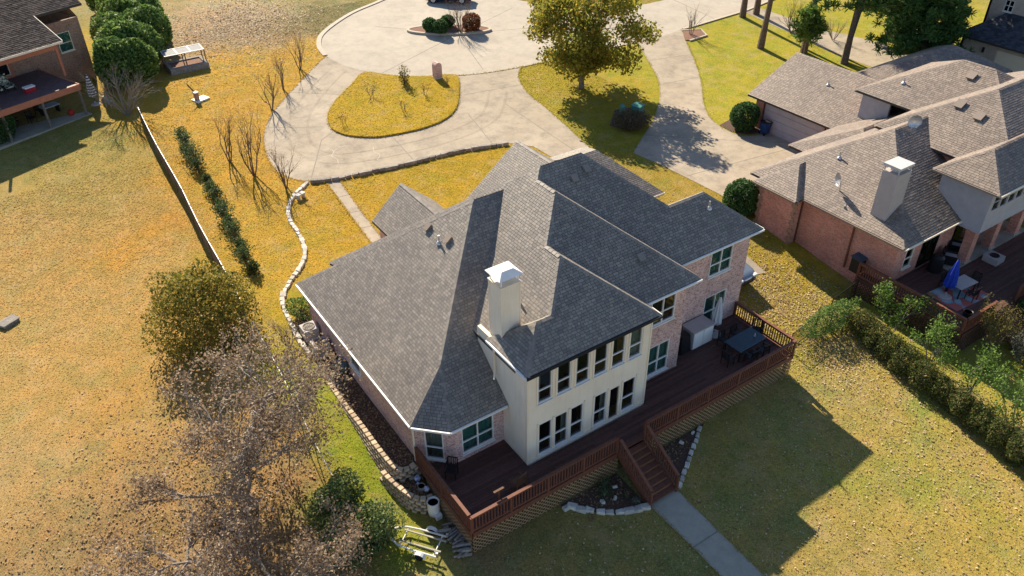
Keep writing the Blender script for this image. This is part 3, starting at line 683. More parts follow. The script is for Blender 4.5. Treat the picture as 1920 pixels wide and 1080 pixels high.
pipe(HR, 15.0, 28.7, l1(15.0))
for (x, y) in ((21.6,26.9),(22.5,27.1)): vent(HR, x, y, p3_(y), 0, -.62, .78)
vent(HR, 22.2, 22.5, p2(22.5), 0, -.62, .78); pipe(HR, 28.1, 23.9, p3_(23.9)); pipe(HR, 15.9, 23.4, l2(15.9), .5)
# pale mineral streaks left by cracks in the drive
MT['efflor'] = mat('pale_mineral', (.52,.47,.38), (.6,.55,.46), 8, .9)
for ln in ([(19.6,54.6),(19.75,53.9),(19.3,53.3),(19.45,52.6),(19.2,51.9)], [(19.75,53.9),(20.4,54.3),(20.9,54.2)], [(19.45,53.4),(18.6,53.6),(17.8,54.2)], [(22.6,52.9),(22.3,52.2),(22.45,51.5),(21.9,50.9)]):
    strip('crack_streak', smooth_line(ln, 3), .035, .002, MT['efflor'], drive, .027)
# worn tyre tracks round the drive
MT['tyre_worn'] = concrete('tyre_worn_concrete', (.31,.255,.19), (.44,.375,.285), 1.2)
mid = [Vector((*p, 0)) for p in smooth_line([(26.4,67.9),(23.3,65.0),(20.5,61.8),(18.8,58.6),(18.1,55.4),(19.4,52.8),(23.5,51.6),(28.5,51.3),(33.0,52.6),(36.4,56.4)], 6)]
for off_ in (-.75, .75):
    ln = []
    for i, p in enumerate(mid):
        d = mid[min(i+1, len(mid)-1)]-mid[max(i-1, 0)]; d.normalize(); ln.append((p.x-d.y*off_, p.y+d.x*off_))
    strip('tyre_track', ln, .24, .0015, MT['tyre_worn'], drive, .0262)
# ------------------------------------------------------------------ decks, stairs, railings
UNIT = {}
def unit_box(key, sx, sy, sz, material, bev=0):
    if key not in UNIT:
        mb = MB(); mb.box(-sx/2, sx/2, -sy/2, sy/2, 0, sz); UNIT[key] = mb.mesh(key, material)
    return UNIT[key]
def railing(parent, a, b, za, zb, wood, h=.95, post_gap=2.1, gap=.15, cap=.15, ends=(1, 1)):
    """posts, cap rail, bottom rail and balusters, each its own part"""
    a = Vector((*a, za)); b = Vector((*b, zb)); d = b-a; L = math.hypot(d.x, d.y); yaw = math.atan2(d.y, d.x); up = Vector((0, 0, 1))
    n = max(1, round(L/post_gap)); pm = unit_box('post_'+wood.name, .1, .1, h+.28, wood); bm_ = unit_box('baluster_'+wood.name, .045, .045, h-.17, wood)
    for k in range(n+1):
        if (k == 0 and not ends[0]) or (k == n and not ends[1]): continue
        p = a+d*(k/n); o = link('post', pm, parent); o.location = p-up*.3; o.rotation_euler.z = yaw
    m = MB(); m.bar(a+up*h, b+up*h, cap, .045); m.build('top_rail', wood, parent)
    m = MB(); m.bar(a+up*.1, b+up*.1, .06, .08); m.bar(a+up*(h-.09), b+up*(h-.09), .05, .08); m.build('bottom_rail', wood, parent, kind='stuff')
    nb = int(L/gap)
    for k in range(nb):
        t = (k+.5)/nb
        if min(abs(t-j/n) for j in range(n+1))*L < .07: continue
        o = link('baluster', bm_, parent); o.location = a+d*t+up*.12; o.rotation_euler.z = yaw
def lattice(parent, a, b, z0, z1, material, gap=.23, wd=.05):
    a = Vector((*a, 0)); b = Vector((*b, 0)); d = (b-a); L = d.length; d.normalize(); n = Vector((d.y, -d.x, 0)); hh = z1-z0; mb = MB()
    for sgn, off in ((1, 0), (-1, .012)):
        s_ = -hh
        while s_ < L+hh:
            p0, p1 = (s_, 0.), (s_+hh, hh)
            if sgn < 0: p0, p1 = (s_+hh, 0.), (s_, hh)
            pts = []
            (x0, y0), (x1, y1) = p0, p1
            t0, t1 = 0, 1; dx = x1-x0
            ta, tb = (0-x0)/dx, (L-x0)/dx
            lo, hi = max(0, min(ta, tb)), min(1, max(ta, tb))
            if hi-lo > .05:
                A = a+d*(x0+dx*lo)+n*off+Vector((0, 0, z0+hh*lo)); B = a+d*(x0+dx*hi)+n*off+Vector((0, 0, z0+hh*hi)); mb.bar(A, B, .01, wd, up=tuple(n.cross((B-A).normalized())))
            s_ += gap
    return mb.build('lattice', material, parent, kind='stuff')
def boards(parent, rows, pitch, material, z=0, name='plank'):
    for y, segs in rows:
        for x0, x1 in segs:
            x = x0
            while x < x1-.3:
                e = min(x1, x+rnd.choice((3.6, 4.2, 4.9))) if x1-x > 5.5 else x1
                mb = MB(); mb.box(x+.003, e-.003, y+.006, y+pitch-.006, z-.035+rnd.uniform(-.003, .003), z+rnd.uniform(-.002, .002)); mb.build(name, material, parent); x = e
D = empty('rear_deck', (0, 0, 0), 0, 'long dark red-brown timber deck with railings and tan lattice skirt behind the pink brick house', 'deck')
rows = []; y = 18.42
while y < 22.55:
    c = y+.07
    if c < 20.08: sg = [(10.15, 29.87)]
    elif c < 21.2: sg = [(10.15, 14.1), (21.03, 29.87)]
    elif c < 22.0: sg = [(10.15, 11.6) if c > 21.98 else (10.15, 14.1), (24.33, 29.87)]
    else: sg = [(10.15, 33.5-c), (24.33, 29.87)]
    rows.append((y, sg)); y += .145
boards(D, rows, .145, MT['board'])
fr = MB(); fr.box(10.1, 29.9, 18.34, 18.42, -.28, -.02); fr.box(10.06, 10.14, 18.34, 23.2, -.28, -.02); fr.box(29.86, 29.94, 18.34, 22.55, -.28, -.02); fr.build('rim_board', MT['redwood'], D, kind='stuff')
ug = MB()
for yy in (18.6, 20.0): ug.box(10.3, 29.7, yy-.1, yy, -.3, -.06)
ug.build('joist', MT['dlattice'], D, kind='stuff')
for x in (10.3, 13, 16, 19, 22, 25, 28, 29.7):
    mb = MB(); mb.box(x-.07, x+.07, 18.5, 18.64, -1.6, -.06); mb.build('support_post', MT['dlattice'], D)
RWd = MT['redwood']
railing(D, (10.12,18.4), (17.9,18.4), 0, 0, RWd); railing(D, (19.55,18.4), (29.88,18.4), 0, 0, RWd); railing(D, (10.12,18.55), (10.12,23.1), 0, 0, RWd, ends=(0, 1)); railing(D, (29.88,18.55), (29.88,22.5), 0, 0, RWd, ends=(0, 1))
lattice(D, (10.12,18.38), (18.0,18.38), -1.42, -.28, MT['lattice']); lattice(D, (19.5,18.38), (29.9,18.38), -1.42, -.28, MT['lattice']); lattice(D, (10.08,22.2), (10.08,18.38), -1.45, -.28, MT['lattice']); lattice(D, (29.92,18.38), (29.92,22.5), -1.4, -.28, MT['lattice'])
MT['riser'] = mat('riser_wood', (.15,.085,.045), (.2,.115,.065), 5, .8)
ns = 9; st_h = 1.36; run = 2.35
for k in range(1, ns):
    z = -st_h*k/ns; y1 = 18.36-run*(k-1)/(ns-1); y0 = 18.36-run*k/(ns-1)
    mb = MB(); mb.box(17.98, 19.47, y0-.02, y1, z-.045, z); mb.build('tread', MT['redwood'], D)
    mb = MB(); mb.box(18.0, 19.45, y1-.02, y1-.004, z-.002, z+st_h/ns-.046); mb.build('riser', MT['riser'], D)
for x in (17.96, 19.49):
    mb = MB(); mb.bar((x,18.36,-.16), (x,15.98,-.16-st_h), .05, .26); mb.build('stringer', MT['redwood'], D)
railing(D, (17.93,18.25), (17.93,16.0), -.02, -st_h+.03, RWd, post_gap=2.3, ends=(0, 1)); railing(D, (19.52,18.25), (19.52,16.0), -.02, -st_h+.03, RWd, post_gap=2.3, ends=(0, 1))
# ------------------------------------------------------------------ block walls, stone edging, beds
def rough_block(key, sx, sy, sz, material, seed, j=.03):
    r = random.Random(seed); bm = bmesh.new(); bmesh.ops.create_cube(bm, size=1)
    bmesh.ops.bevel(bm, geom=bm.edges[:], offset=.09, segments=1, affect='EDGES')
    for v in bm.verts: v.co = Vector((v.co.x*sx+r.uniform(-j, j)*.5, v.co.y*sy+r.uniform(-j, j)*.5, v.co.z*sz+r.uniform(-j, j)*.3))
    me = bpy.data.meshes.new(key); bm.to_mesh(me); bm.free(); me.materials.append(material); return me
MT['gstone'] = mat('grey_ledge_stone', (.2,.18,.16), (.38,.35,.31), 6, .9, .01, 14, island=(.7, 1.2), objrand=True)
BLK = [rough_block('wall_block', .25, .24, .13, MT['block'], i, .02) for i in range(3)]
STN = [rough_block('edging_stone', .42, .24, .2, MT['stone'], i+9, .06) for i in range(4)]
GST = [rough_block('ledge_stone', .5, .3, .3, MT['gstone'], i+19, .07) for i in range(4)]
def along(line, step):
    P = [Vector((*p, 0)) for p in line]; acc = 0; nxt = step/2; out = []
    for i in range(len(P)-1):
        d = P[i+1]-P[i]; L_ = d.length
        while nxt <= acc+L_: out.append((P[i]+d*((nxt-acc)/L_), math.atan2(d.y, d.x))); nxt += step
        acc += L_
    return out
def block_wall(name, line, top, label, meshes, step, hgt, batter=.05, floor=gz, minc=1):
    T = empty(name, (0, 0, 0), 0, label, 'wall'); ln = smooth_line(line, 5)
    c = 0
    while c < 9:
        z = top-hgt*(c+.5); any_ = False
        for i, (p, a) in enumerate(along(ln, step)):
            if c >= minc and z+hgt/2 < floor(p.x, p.y)-.02: continue
            any_ = True; off = -c*batter; n = Vector((math.sin(a), -math.cos(a), 0))
            o = link('block', rnd.choice(meshes), T); sh_ = (c % 2)*.5*step
            o.location = p-n*off*-1+Vector((math.cos(a), math.sin(a), 0))*sh_+Vector((0, 0, z)); o.location += n*(c*batter*2)
            o.rotation_euler = (rnd.uniform(-.03, .03), rnd.uniform(-.03, .03), a+rnd.uniform(-.05, .05))
        c += 1
        if not any_: break
    return T
up_line = [(9.08,31.7),(9.01,30.48),(9.0,28.5),(9.05,26.65),(9.06,25.0),(9.16,23.5),(9.45,23.1),(10.0,23.1)]
lo_line = [(8.72,23.95),(8.86,22.99),(9.14,21.94),(9.5,21.5),(9.95,21.4)]
block_wall('retaining_wall', up_line, -.02, 'tall tan block retaining wall curving along the left side of the brick house', BLK, .31, .15)
block_wall('lower_retaining_wall', lo_line, -.45, 'short lower tier of tan block retaining wall beside the deck corner', BLK, .31, .15)
drape('side_bed', smooth_line(up_line, 4)+[(10.3,23.6),(10.3,36.5),(9.3,36.0),(8.9,33)], 0, MT['mulch'], .3, zf=lambda x, y: max(-.1, gz(x, y)+.03))
drape('lower_bed', smooth_line(lo_line, 4)+[(10.0,21.5),(10.05,23.0),(9.45,23.1),(9.16,23.5)], 0, MT['mulch'], .3, zf=lambda x, y: -.62)
edge_line = smooth_line([(16.26,50.54),(14.79,49.38),(13.83,48.06),(13.28,46.39),(13.1,44.56),(12.81,42.87),(12.2,41.48),(11.25,40.4),(10.28,39.41),(9.59,38.29),(9.3,36.95),(9.16,35.58),(9.0,34.06),(9.05,32.5)], 4)
def stones(name, line, label, meshes, step, dz=.06, sc=1., off=0):
    T = empty(name, (0, 0, 0), 0, label, 'edging')
    for p, a in along(line, step):
        o = link('stone', rnd.choice(meshes), T); o.location = (p.x+rnd.uniform(-.03, .03), p.y+rnd.uniform(-.03, .03), gz(p.x, p.y)+dz+off)
        k = sc*rnd.uniform(.85, 1.15); o.scale = (k, k*rnd.uniform(.85, 1.1), k*rnd.uniform(.8, 1.1)); o.rotation_euler = (rnd.uniform(-.08, .08), rnd.uniform(-.08, .08), a+rnd.uniform(-.12, .12))
    return T
stones('stone_edging', edge_line, 'winding line of white edging stones across the golden front lawn', STN, .43)
stones('driveway_kerb_wall', smooth_line([(16.4,50.45),(18.5,49.75),(23.3,49.0),(27.71,48.6),(31.8,47.5)], 4), 'grey ledge stone border along the lower edge of the curved driveway', GST, .5, .1)
stones('bed_edging', smooth_line([(14.9,18.1),(15.27,17.6),(16.2,16.75),(17.0,16.35),(17.85,16.05)], 4), 'pale stone edging around the mulch bed left of the deck stairs', STN, .42, .06, 1.05)
stones('bed_edging', smooth_line([(23.3,18.2),(22.2,17.55),(21,16.85),(19.8,16.1)], 4), 'thin pale stone edging right of the deck stairs', STN, .42, .03, .72)
drape('deck_bed', [(14.6,18.3),(14.9,17.9),(15.3,17.5),(16.2,16.75),(17.0,16.35),(17.9,16.05),(17.9,18.3)], .02, MT['mulch'], step=.3)
drape('stair_bed', [(19.55,18.3),(19.6,16.1),(20.5,16.6),(22.2,17.5),(23.6,18.3)], .02, MT['mulch'], step=.3)
for i, (x, y, s_) in enumerate(((14.75,18.0,.9),(16.3,17.35,.6),(17.3,17.7,.55),(16.9,17.2,.5),(21.7,17.95,.55),(22.6,18.1,.5))):
    o = link('rock', STN[i % 4]); o.location = (x, y, gz(x, y)+.08); o.scale = (s_,)*3; o.rotation_euler = (.3*i, .2, i*1.3)
    tag(o, ['large pale rock at the left tip of the mulch bed under the deck', 'small white rock in the mulch bed left of the stairs, nearest the deck', 'buff rock in the mulch bed close beside the stairs', 'small pale rock in the middle of the mulch bed left of the stairs', 'small rock in the dark bed right of the stairs', 'farthest rock in the dark bed right of the stairs'][i], 'rock')
# ------------------------------------------------------------------ right-hand neighbour
def hip_block(x0, x1, y0, y1, z, p, gable=()):
    """facets and cap lines of a hip roof; gable may hold 'x0','x1','y0','y1' ends"""
    w_, d_ = x1-x0, y1-y0
    if w_ >= d_:
        r = d_/2; ym = (y0+y1)/2; zt = z+p*r; a = (x0+(0 if 'x0' in gable else r), ym, zt); b = (x1-(0 if 'x1' in gable else r), ym, zt)
        f = [[(x0,y0,z),(x1,y0,z),b,a], [(x1,y1,z),(x0,y1,z),a,b]]
        if 'x0' not in gable: f.append([(x0,y1,z),(x0,y0,z),a])
        if 'x1' not in gable: f.append([(x1,y0,z),(x1,y1,z),b])
        h = [(a, b)]+([((x0,y0,z),a),((x0,y1,z),a)] if 'x0' not in gable else [])+([((x1,y0,z),b),((x1,y1,z),b)] if 'x1' not in gable else [])
    else:
        r = w_/2; xm = (x0+x1)/2; zt = z+p*r; a = (xm, y0+(0 if 'y0' in gable else r), zt); b = (xm, y1-(0 if 'y1' in gable else r), zt)
        f = [[(x0,y1,z),(x0,y0,z),a,b], [(x1,y0,z),(x1,y1,z),b,a]]
        if 'y0' not in gable: f.append([(x0,y0,z),(x1,y0,z),a])
        if 'y1' not in gable: f.append([(x1,y1,z),(x0,y1,z),b])
        h = [(a, b)]+([((x0,y0,z),a),((x1,y0,z),a)] if 'y0' not in gable else [])+([((x0,y1,z),b),((x1,y1,z),b)] if 'y1' not in gable else [])
    return f, h
MT['stonecap'] = mat('dull_cap', (.5,.49,.48), (.58,.57,.56), 2, .6)
MT['greyside'] = mat('grey_siding', (.36,.34,.36), (.42,.4,.42), 2, .7, .002, 8)
NB = empty('neighbour_house', (0, 0, 0), 0, 'red brick house with sprawling taupe shingle hip roofs and a grey clad rear upper storey', 'house')
blocks = [(39.0,66,18.9,30.2,2.9,.65,()), (46.3,62,17.6,26.9,5.5,.62,()), (43.95,60,17.15,21.2,5.5,.74,()), (50.4,59.6,20,31.4,5.5,.55,()), (49.2,59.5,27,39.7,2.7,.45,('y1',)), (44.2,56,25,31.5,2.9,.48,('y1',)), (58.4,70,30,37.2,3.0,.53,())]
nf, nh = [], []
for b in blocks:
    f, h = hip_block(*b); nf += f; nh += h
nf += [[(38.3,25.9,2.9),(38.3,29.3,2.9),(40.3,27.6,4.15)], [(38.3,29.3,2.9),(42,29.3,2.9),(42,27.6,4.15),(40.3,27.6,4.15)], [(38.3,25.9,2.9),(42,25.9,2.9),(42,27.6,4.15),(40.3,27.6,4.15)]]
nh += [((38.3,25.9,2.9),(40.3,27.6,4.15)), ((38.3,29.3,2.9),(40.3,27.6,4.15))]
NR = roof(NB, nf, nh, MT['nshingle'], .14, tw=.3, ex=.15, capw=.14, drop=.6, lift=.009)
RB = MT['redbrick']
for a, b, z0, z1, m in [((39.55,29.9),(39.55,29.0),-1,2.8,RB), ((38.85,29.0),(38.85,26.2),-1,2.8,RB), ((39.55,29.0),(38.85,29.0),-1,2.8,RB), ((38.85,26.2),(39.55,26.2),-1,2.8,RB), ((39.55,26.2),(39.55,19.5),-1.6,2.8,RB),
        ((45.7,19.5),(45.7,19.9),-.2,2.8,RB), ((48,19.9),(60,19.9),-.2,5.4,RB), ((66,29.6),(39.6,29.6),-.5,2.8,RB), ((49.9,39.3),(49.9,38.4),-.2,2.6,RB), ((49.9,32.6),(49.9,31.0),-.2,2.6,RB), ((59,39.3),(49.9,39.3),-.2,2.6,RB), ((50.9,31.0),(50.9,28.6),3,5.4,MT['greyside']), ((59,31.0),(50.9,31.0),2.5,5.4,RB), ((46.8,26.4),(46.8,21.2),3,5.4,RB)]:
    wall(NB, a, b, z0, z1, .18, [], m, trim=(0, .181))
wall(NB, (39.55,19.5), (45.7,19.5), -.3, 2.8, .18, [(1.0,1.8,.6,2.0),(2.6,4.3,.05,2.1)], RB)
window(NB, (39.55,19.5), (45.7,19.5), 1.0, 1.8, .6, 2.0, 1, .45, 'dark', 'trim'); window(NB, (39.55,19.5), (45.7,19.5), 2.6, 4.3, .05, 2.1, 2, None, 'dark', 'black', False)
gw = MB(); gw.poly([(49.9,39.25,2.6),(58.8,39.25,2.6),(54.35,39.25,4.6)][::-1]); gw.build('gable_wall', RB, NB)
wall(NB, (44.5,20.8), (44.5,17.7), 2.65, 5.4, .18, [], MT['greyside'], siding=True)
wall(NB, (44.5,17.7), (60,17.7), 2.65, 5.4, .18, [(.35+i*.85, 1.12+i*.85, 3.9, 5.15) for i in range(6)], MT['greyside'], siding=True)
for i in range(6): window(NB, (44.5,17.7), (60,17.7), .35+i*.85, 1.12+i*.85, 3.9, 5.15, 1, .45, 'dark', 'greyside', False)
mb = MB(); mb.box(44.45, 60, 17.7, 20.6, 2.55, 2.68); mb.build('porch_ceiling', MT['greyside'], NB)
for x, y in ((45.3,18.35),(48.0,18.4),(50.9,18.4)):
    mb = MB(); mb.box(x-.27, x+.27, y-.27, y+.27, -.05, 2.6); c_ = mb.build('porch_column', RB, NB)
    mb = MB(); mb.box(x-.33, x+.33, y-.33, y+.33, -.05, .12); mb.build('column_base', MT['kerb'], c_)
gd = MB(); gd.box(49.82, 49.88, 32.7, 38.3, 0, 2.45); gdo = gd.build('garage_door', MT['greyside'], NB)
for i in range(4):
    mb = MB(); mb.box(49.79, 49.815, 32.8, 38.2, .06+i*.6, .6+i*.6); mb.build('door_panel', MT['greyside'], gdo)
for z_, y_ in ((2.0,26.2),(2.0,22.4)):
    mb = MB(); mb.bar((39.46,y_,2.75),(39.46,y_,-.4), .1, .07); mb.build('downspout', MT['redwood'], NB)
qn = MB()
for i in range(12):
    for y_ in (28.93, 26.27): qn.box(38.82, 38.9, y_-(.1 if i % 2 else .2), y_+(.1 if i % 2 else .2), -.9+i*.3, -.62+i*.3)
qn.build('quoin', MT['tanbrick'], NB, kind='stuff')
def eave_gutter(a, b, m='nshingle'): mb = MB(); mb.bar(a, b, .09, .1); mb.build('gutter', MT[m], NB)
eave_gutter((38.95,25.9,2.83),(38.95,18.9,2.83)); eave_gutter((39,18.84,2.83),(46,18.84,2.83), 'trim'); eave_gutter((38.24,29.3,2.83),(38.24,25.9,2.83)); eave_gutter((43.9,21.2,5.43),(43.9,17.1,5.43)); eave_gutter((43.95,17.08,5.43),(56,17.08,5.43), 'trim')
# chimney
MT['stucco'] = mat('taupe_stucco', (.42,.37,.35), (.48,.42,.4), 3, .8)
ncx, ncy = 40.45, 21.4
mb = MB(); mb.box(ncx-.62, ncx+.62, ncy-.5, ncy+.5, 3.0, 6.35); nch = mb.build('chimney', MT['stucco'], NB)
mb = MB()
for sx in (-.58, .53):
    for sy in (-.46, .41): mb.box(ncx+sx, ncx+sx+.05, ncy+sy, ncy+sy+.05, 6.35, 6.65)
mb.box(ncx-.66, ncx+.66, ncy-.54, ncy+.54, 6.65, 6.8); mb.box(ncx-.3, ncx+.2, ncy-.25, ncy+.25, 6.35, 6.55); mb.build('chimney_cap', MT['stonecap'], nch)
pm_ = lambda x: 2.9+.65*(x-39.0)
for x, y in ((54.0,25.5),(53.4,23.6)): vent(NR, x, y, 5.5+.55*(x-50.4), -.48, 0, .88, 'nshingle', .24)
for x, y in ((49.3,23.4),(49.0,21.9)): vent(NR, x, y, 5.5+.62*(x-46.3), -.53, 0, .85, 'nshingle', .24)
vent(NR, 49.5, 18.2, 5.5+.74*1.05, 0, -.6, .8, 'nshingle', .24); vent(NR, 56.5, 21.9, 7.8, 0, -.6, .8, 'nshingle', .2)
pipe(NR, 41.9, 26.0, pm_(41.9)); pipe(NR, 52, 28.9, 5.5+.55*1.6, .4); pipe(NR, 52.5, 35, 2.7+.45*3.3, .4)
def dish(x, y, z, label, face):
    t = empty('satellite_dish', (x, y, z), face, label, 'dish'); mb = MB()
    pr_ = [(.02, 0), (.2, .03), (.36, .1), (.42, .15)]; n = 16
    for i in range(3):
        for k in range(n):
            a0, a1 = 2*math.pi*k/n, 2*math.pi*(k+1)/n; r0, d0 = pr_[i]; r1, d1 = pr_[i+1]
            mb.poly([(-d0, r0*math.cos(a0), .75+r0*math.sin(a0)), (-d0, r0*math.cos(a1), .75+r0*math.sin(a1)), (-d1, r1*math.cos(a1), .75+r1*math.sin(a1)), (-d1, r1*math.cos(a0), .75+r1*math.sin(a0))])
    mb.build('reflector', MT['metal'], t); mb = MB(); mb.tube([(.12,0,-.25),(.1,0,.4),(.02,0,.75)], .03, 6); mb.tube([(.1,0,.45),(-.45,0,.55)], .018, 5); mb.box(-.5,-.42,-.05,.05,.5,.62); mb.build('mast', MT['metal'], t)
dish(40.15, 24.5, pm_(40.15)+.1, 'grey satellite dish near the left eave of the red brick house roof', -.6)
dish(45.6, 24.0, 6.3, 'grey satellite dish high on the red brick house beside the ridge', .9)
# deck of the neighbour
ND = empty('neighbour_deck', (0, 0, 0), 0, 'dark timber deck with rail and dark lattice behind the red brick house', 'deck')
rows = [(14.35+i*.145, [(38.75, 52)] if 14.35+i*.145 < 19.3 else [(38.75, 39.4)]) for i in range(46)]
boards(ND, rows, .145, MT['board'])
railing(ND, (38.72,14.4), (38.72,21.0), 0, 0, RWd); railing(ND, (38.85,14.35), (41.6,14.35), 0, 0, RWd, ends=(0, 1)); railing(ND, (44.0,14.35), (52,14.35), 0, 0, RWd)
lattice(ND, (38.68,21.1), (38.68,14.3), -1.6, -.25, MT['dlattice'], .2, .05); lattice(ND, (38.7,14.3), (52,14.3), -1.6, -.25, MT['dlattice'], .2, .05)
mb = MB(); mb.box(38.68, 38.74, 14.3, 21.0, -.28, -.04); mb.box(38.68, 52, 14.28, 14.34, -.28, -.04); mb.build('rim_board', MT['board'], ND, kind='stuff')
for k in range(1, 7):
    mb = MB(); mb.box(41.7, 43.9, 14.3-.28*k, 14.3-.28*(k-1), -.22*k-.05, -.22*k); mb.build('tread', MT['redwood'], ND)
# porch slab
drape('porch_slab', [(43.6,18.0),(52,18.0),(52,19.85),(43.6,19.6)], 0, MT['walk'], .05, zf=lambda x, y: .03)
# ------------------------------------------------------------------ left-hand neighbour
LNa = math.radians(21); LN = empty('left_neighbour_house', (5.5, 70.2, 1.2), LNa, 'two storey tan brick house with balcony and brown grey shingle roof at the top left', 'house')
TB = MT['tanbrick']; RW2 = mat('red_brown_board', (.4,.15,.085), (.5,.2,.12), 3, .7)
wall(LN, (-1.7,6.2), (4.8,6.2), -.2, 5.7, .2, [(4.2,5.4,3.2,4.8)], TB); window(LN, (-1.7,6.2), (4.8,6.2), 4.2, 5.4, 3.2, 4.8, 1, .45, 'teal', 'trim')
for a, b in (((4.8,6.2),(4.8,17)), ((4.8,17),(-15,17)), ((-15,17),(-15,6.2)), ((-15,3.4),(-8.6,3.4)), ((-8.6,3.4),(-8.6,6.2))): wall(LN, a, b, -.3, 5.7, .2, [], TB, trim=(.201, 0))
wall(LN, (-8.6,6.2), (-1.7,6.2), -.1, 5.2, .2, [(.5,2.2,2.75,4.7),(3.0,6.6,2.75,4.6),(.8,2.6,.15,2.1),(3.4,6.2,.15,2.1)], RW2)
for h, bk, cn in (((.5,2.2,2.75,4.7),'blind',2), ((3.0,6.6,2.75,4.6),'dark',3), ((.8,2.6,.15,2.1),'teal',2), ((3.4,6.2,.15,2.1),'dark',3)): window(LN, (-8.6,6.2), (-1.7,6.2), *h, cn, None, bk, 'trim', False)
mb = MB(); mb.box(-9.2, .05, 0, 6.0, 2.38, 2.55); mb.build('balcony_floor', mat('balcony_board', (.09,.06,.065), (.15,.1,.1), 3, .6), LN)
mb = MB(); mb.box(-9.2, .1, -.08, 0, 2.15, 2.62); mb.box(.05, .13, -.08, 6.0, 2.15, 2.62); mb.build('balcony_fascia', RW2, LN)
for x in (-.05, -3.1, -6.2, -9.0):
    mb = MB(); mb.box(x-.08, x+.08, .02, .18, -.1, 2.4 if x > -6 else 4.9); mb.build('porch_post', MT['bark'], LN)
mb = MB(); mb.box(-9.0, .7, 2.75, 2.95, 4.75, 5.25); mb.box(.55, .7, 2.96, 6.2, 4.75, 5.25); mb.build('eave_beam', RW2, LN)
mb = MB()
for x in (.6, -8.9): mb.box(x-.1, x+.1, 2.76, 2.94, 2.55, 4.75)
mb.build('beam_post', RW2, LN, kind='stuff')
ez = 5.4; pz = .42
lz = lambda t: ez+pz*(t-2.3)
lf = [[(-16,2.3,ez),(1.0,2.3,ez),(1.0,5.6,lz(5.6)),(-16,5.6,lz(5.6))], [(-16,5.6,lz(5.6)),(5.2,5.6,lz(5.6)),(5.2,11.6,lz(11.6)),(-16,11.6,lz(11.6))], [(-16,17.6,lz(5.6)),(5.2,17.6,lz(5.6)),(5.2,11.6,lz(11.6)),(-16,11.6,lz(11.6))]]
LR = roof(LN, lf, [((5.2,11.6,lz(11.6)),(-16,11.6,lz(11.6)))], MT['lshingle'], .16, tw=.36, ex=.2, lift=.025, drop=.4)
mb = MB(); mb.poly([(4.8,6.2,5.7),(4.8,17,5.7),(4.8,11.6,lz(11.6)-.2)]); mb.build('gable_wall', TB, LN)
mb = MB(); mb.bar((1.05,2.3,ez-.05),(1.05,5.6,lz(5.6)-.05), .05, .16); mb.bar((-16,2.25,ez-.08),(1.0,2.25,ez-.08), .06, .16); mb.build('fascia', MT['trim'], LN, kind='stuff')
mb = MB(); mb.box(-5.9, -4.6, 6.4, 7.8, 4.5, 9.2); mb.build('chimney', TB, LN)
mb = MB(); mb.box(-9.4, .3, -.15, 6.1, -.25, .06); mb.build('patio_slab', MT['walk'], LN)
# ------------------------------------------------------------------ dark-roofed house, top right
FH = empty('dark_roof_house', (0, 0, 0), 0, 'pale brick house with charcoal shingle roof and garage door at the top right', 'house')
PB = MT['palebrick']
wall(FH, (75.2,37.5), (75.2,20), -.3, 3.1, .2, [(3.4,8.4,-.1,2.5)], PB); wall(FH, (75.2,20), (95,20), -.3, 3.1, .2, [], PB); wall(FH, (95,37.5), (75.2,37.5), -.3, 3.1, .2, [], PB); wall(FH, (95,20), (95,37.5), -.3, 3.1, .2, [], PB)
gd = MB(); gd.box(75.28, 75.34, 29.0, 34.2, -.05, 2.5); gdo = gd.build('garage_door', MT['trim'], FH)
for i in range(4):
    mb = MB(); mb.box(75.25, 75.275, 29.2, 34.0, .06+i*.6, .6+i*.6); mb.build('door_panel', MT['trim'], gdo)
mb = MB(); mb.box(75.05,75.19,35.2,35.36,2.0,2.45); mb.build('wall_lamp', MT['black'], FH)
ff, fh = hip_block(74.7, 95.5, 19.5, 38.0, 3.1, .75)
roof(FH, ff, fh, MT['dshingle'], .16, tw=.4, ex=.2)
wall(FH, (77.4,37.2), (77.4,33.6), 3.2, 7.2, .2, [(1.4,2.2,5.2,6.2)], PB); window(FH, (77.4,37.2), (77.4,33.6), 1.4, 2.2, 5.2, 6.2, 2, .5, 'dark', 'white'); wall(FH, (77.4,33.6), (84,33.6), 3.2, 7.2, .2, [], PB); wall(FH, (84,37.2), (77.4,37.2), 3.0, 7.2, .2, [], PB)
ff, fh = hip_block(76.9, 86, 33.2, 37.7, 7.2, .7, ('x0',)); 
r_ = roof(FH, ff, fh, MT['dshingle'], .16, tw=.4, ex=.2)
mb = MB(); mb.poly([(77.4,37.2,7.2),(77.4,33.6,7.2),(77.4,35.4,8.5)]); mb.build('gable_wall', PB, FH)
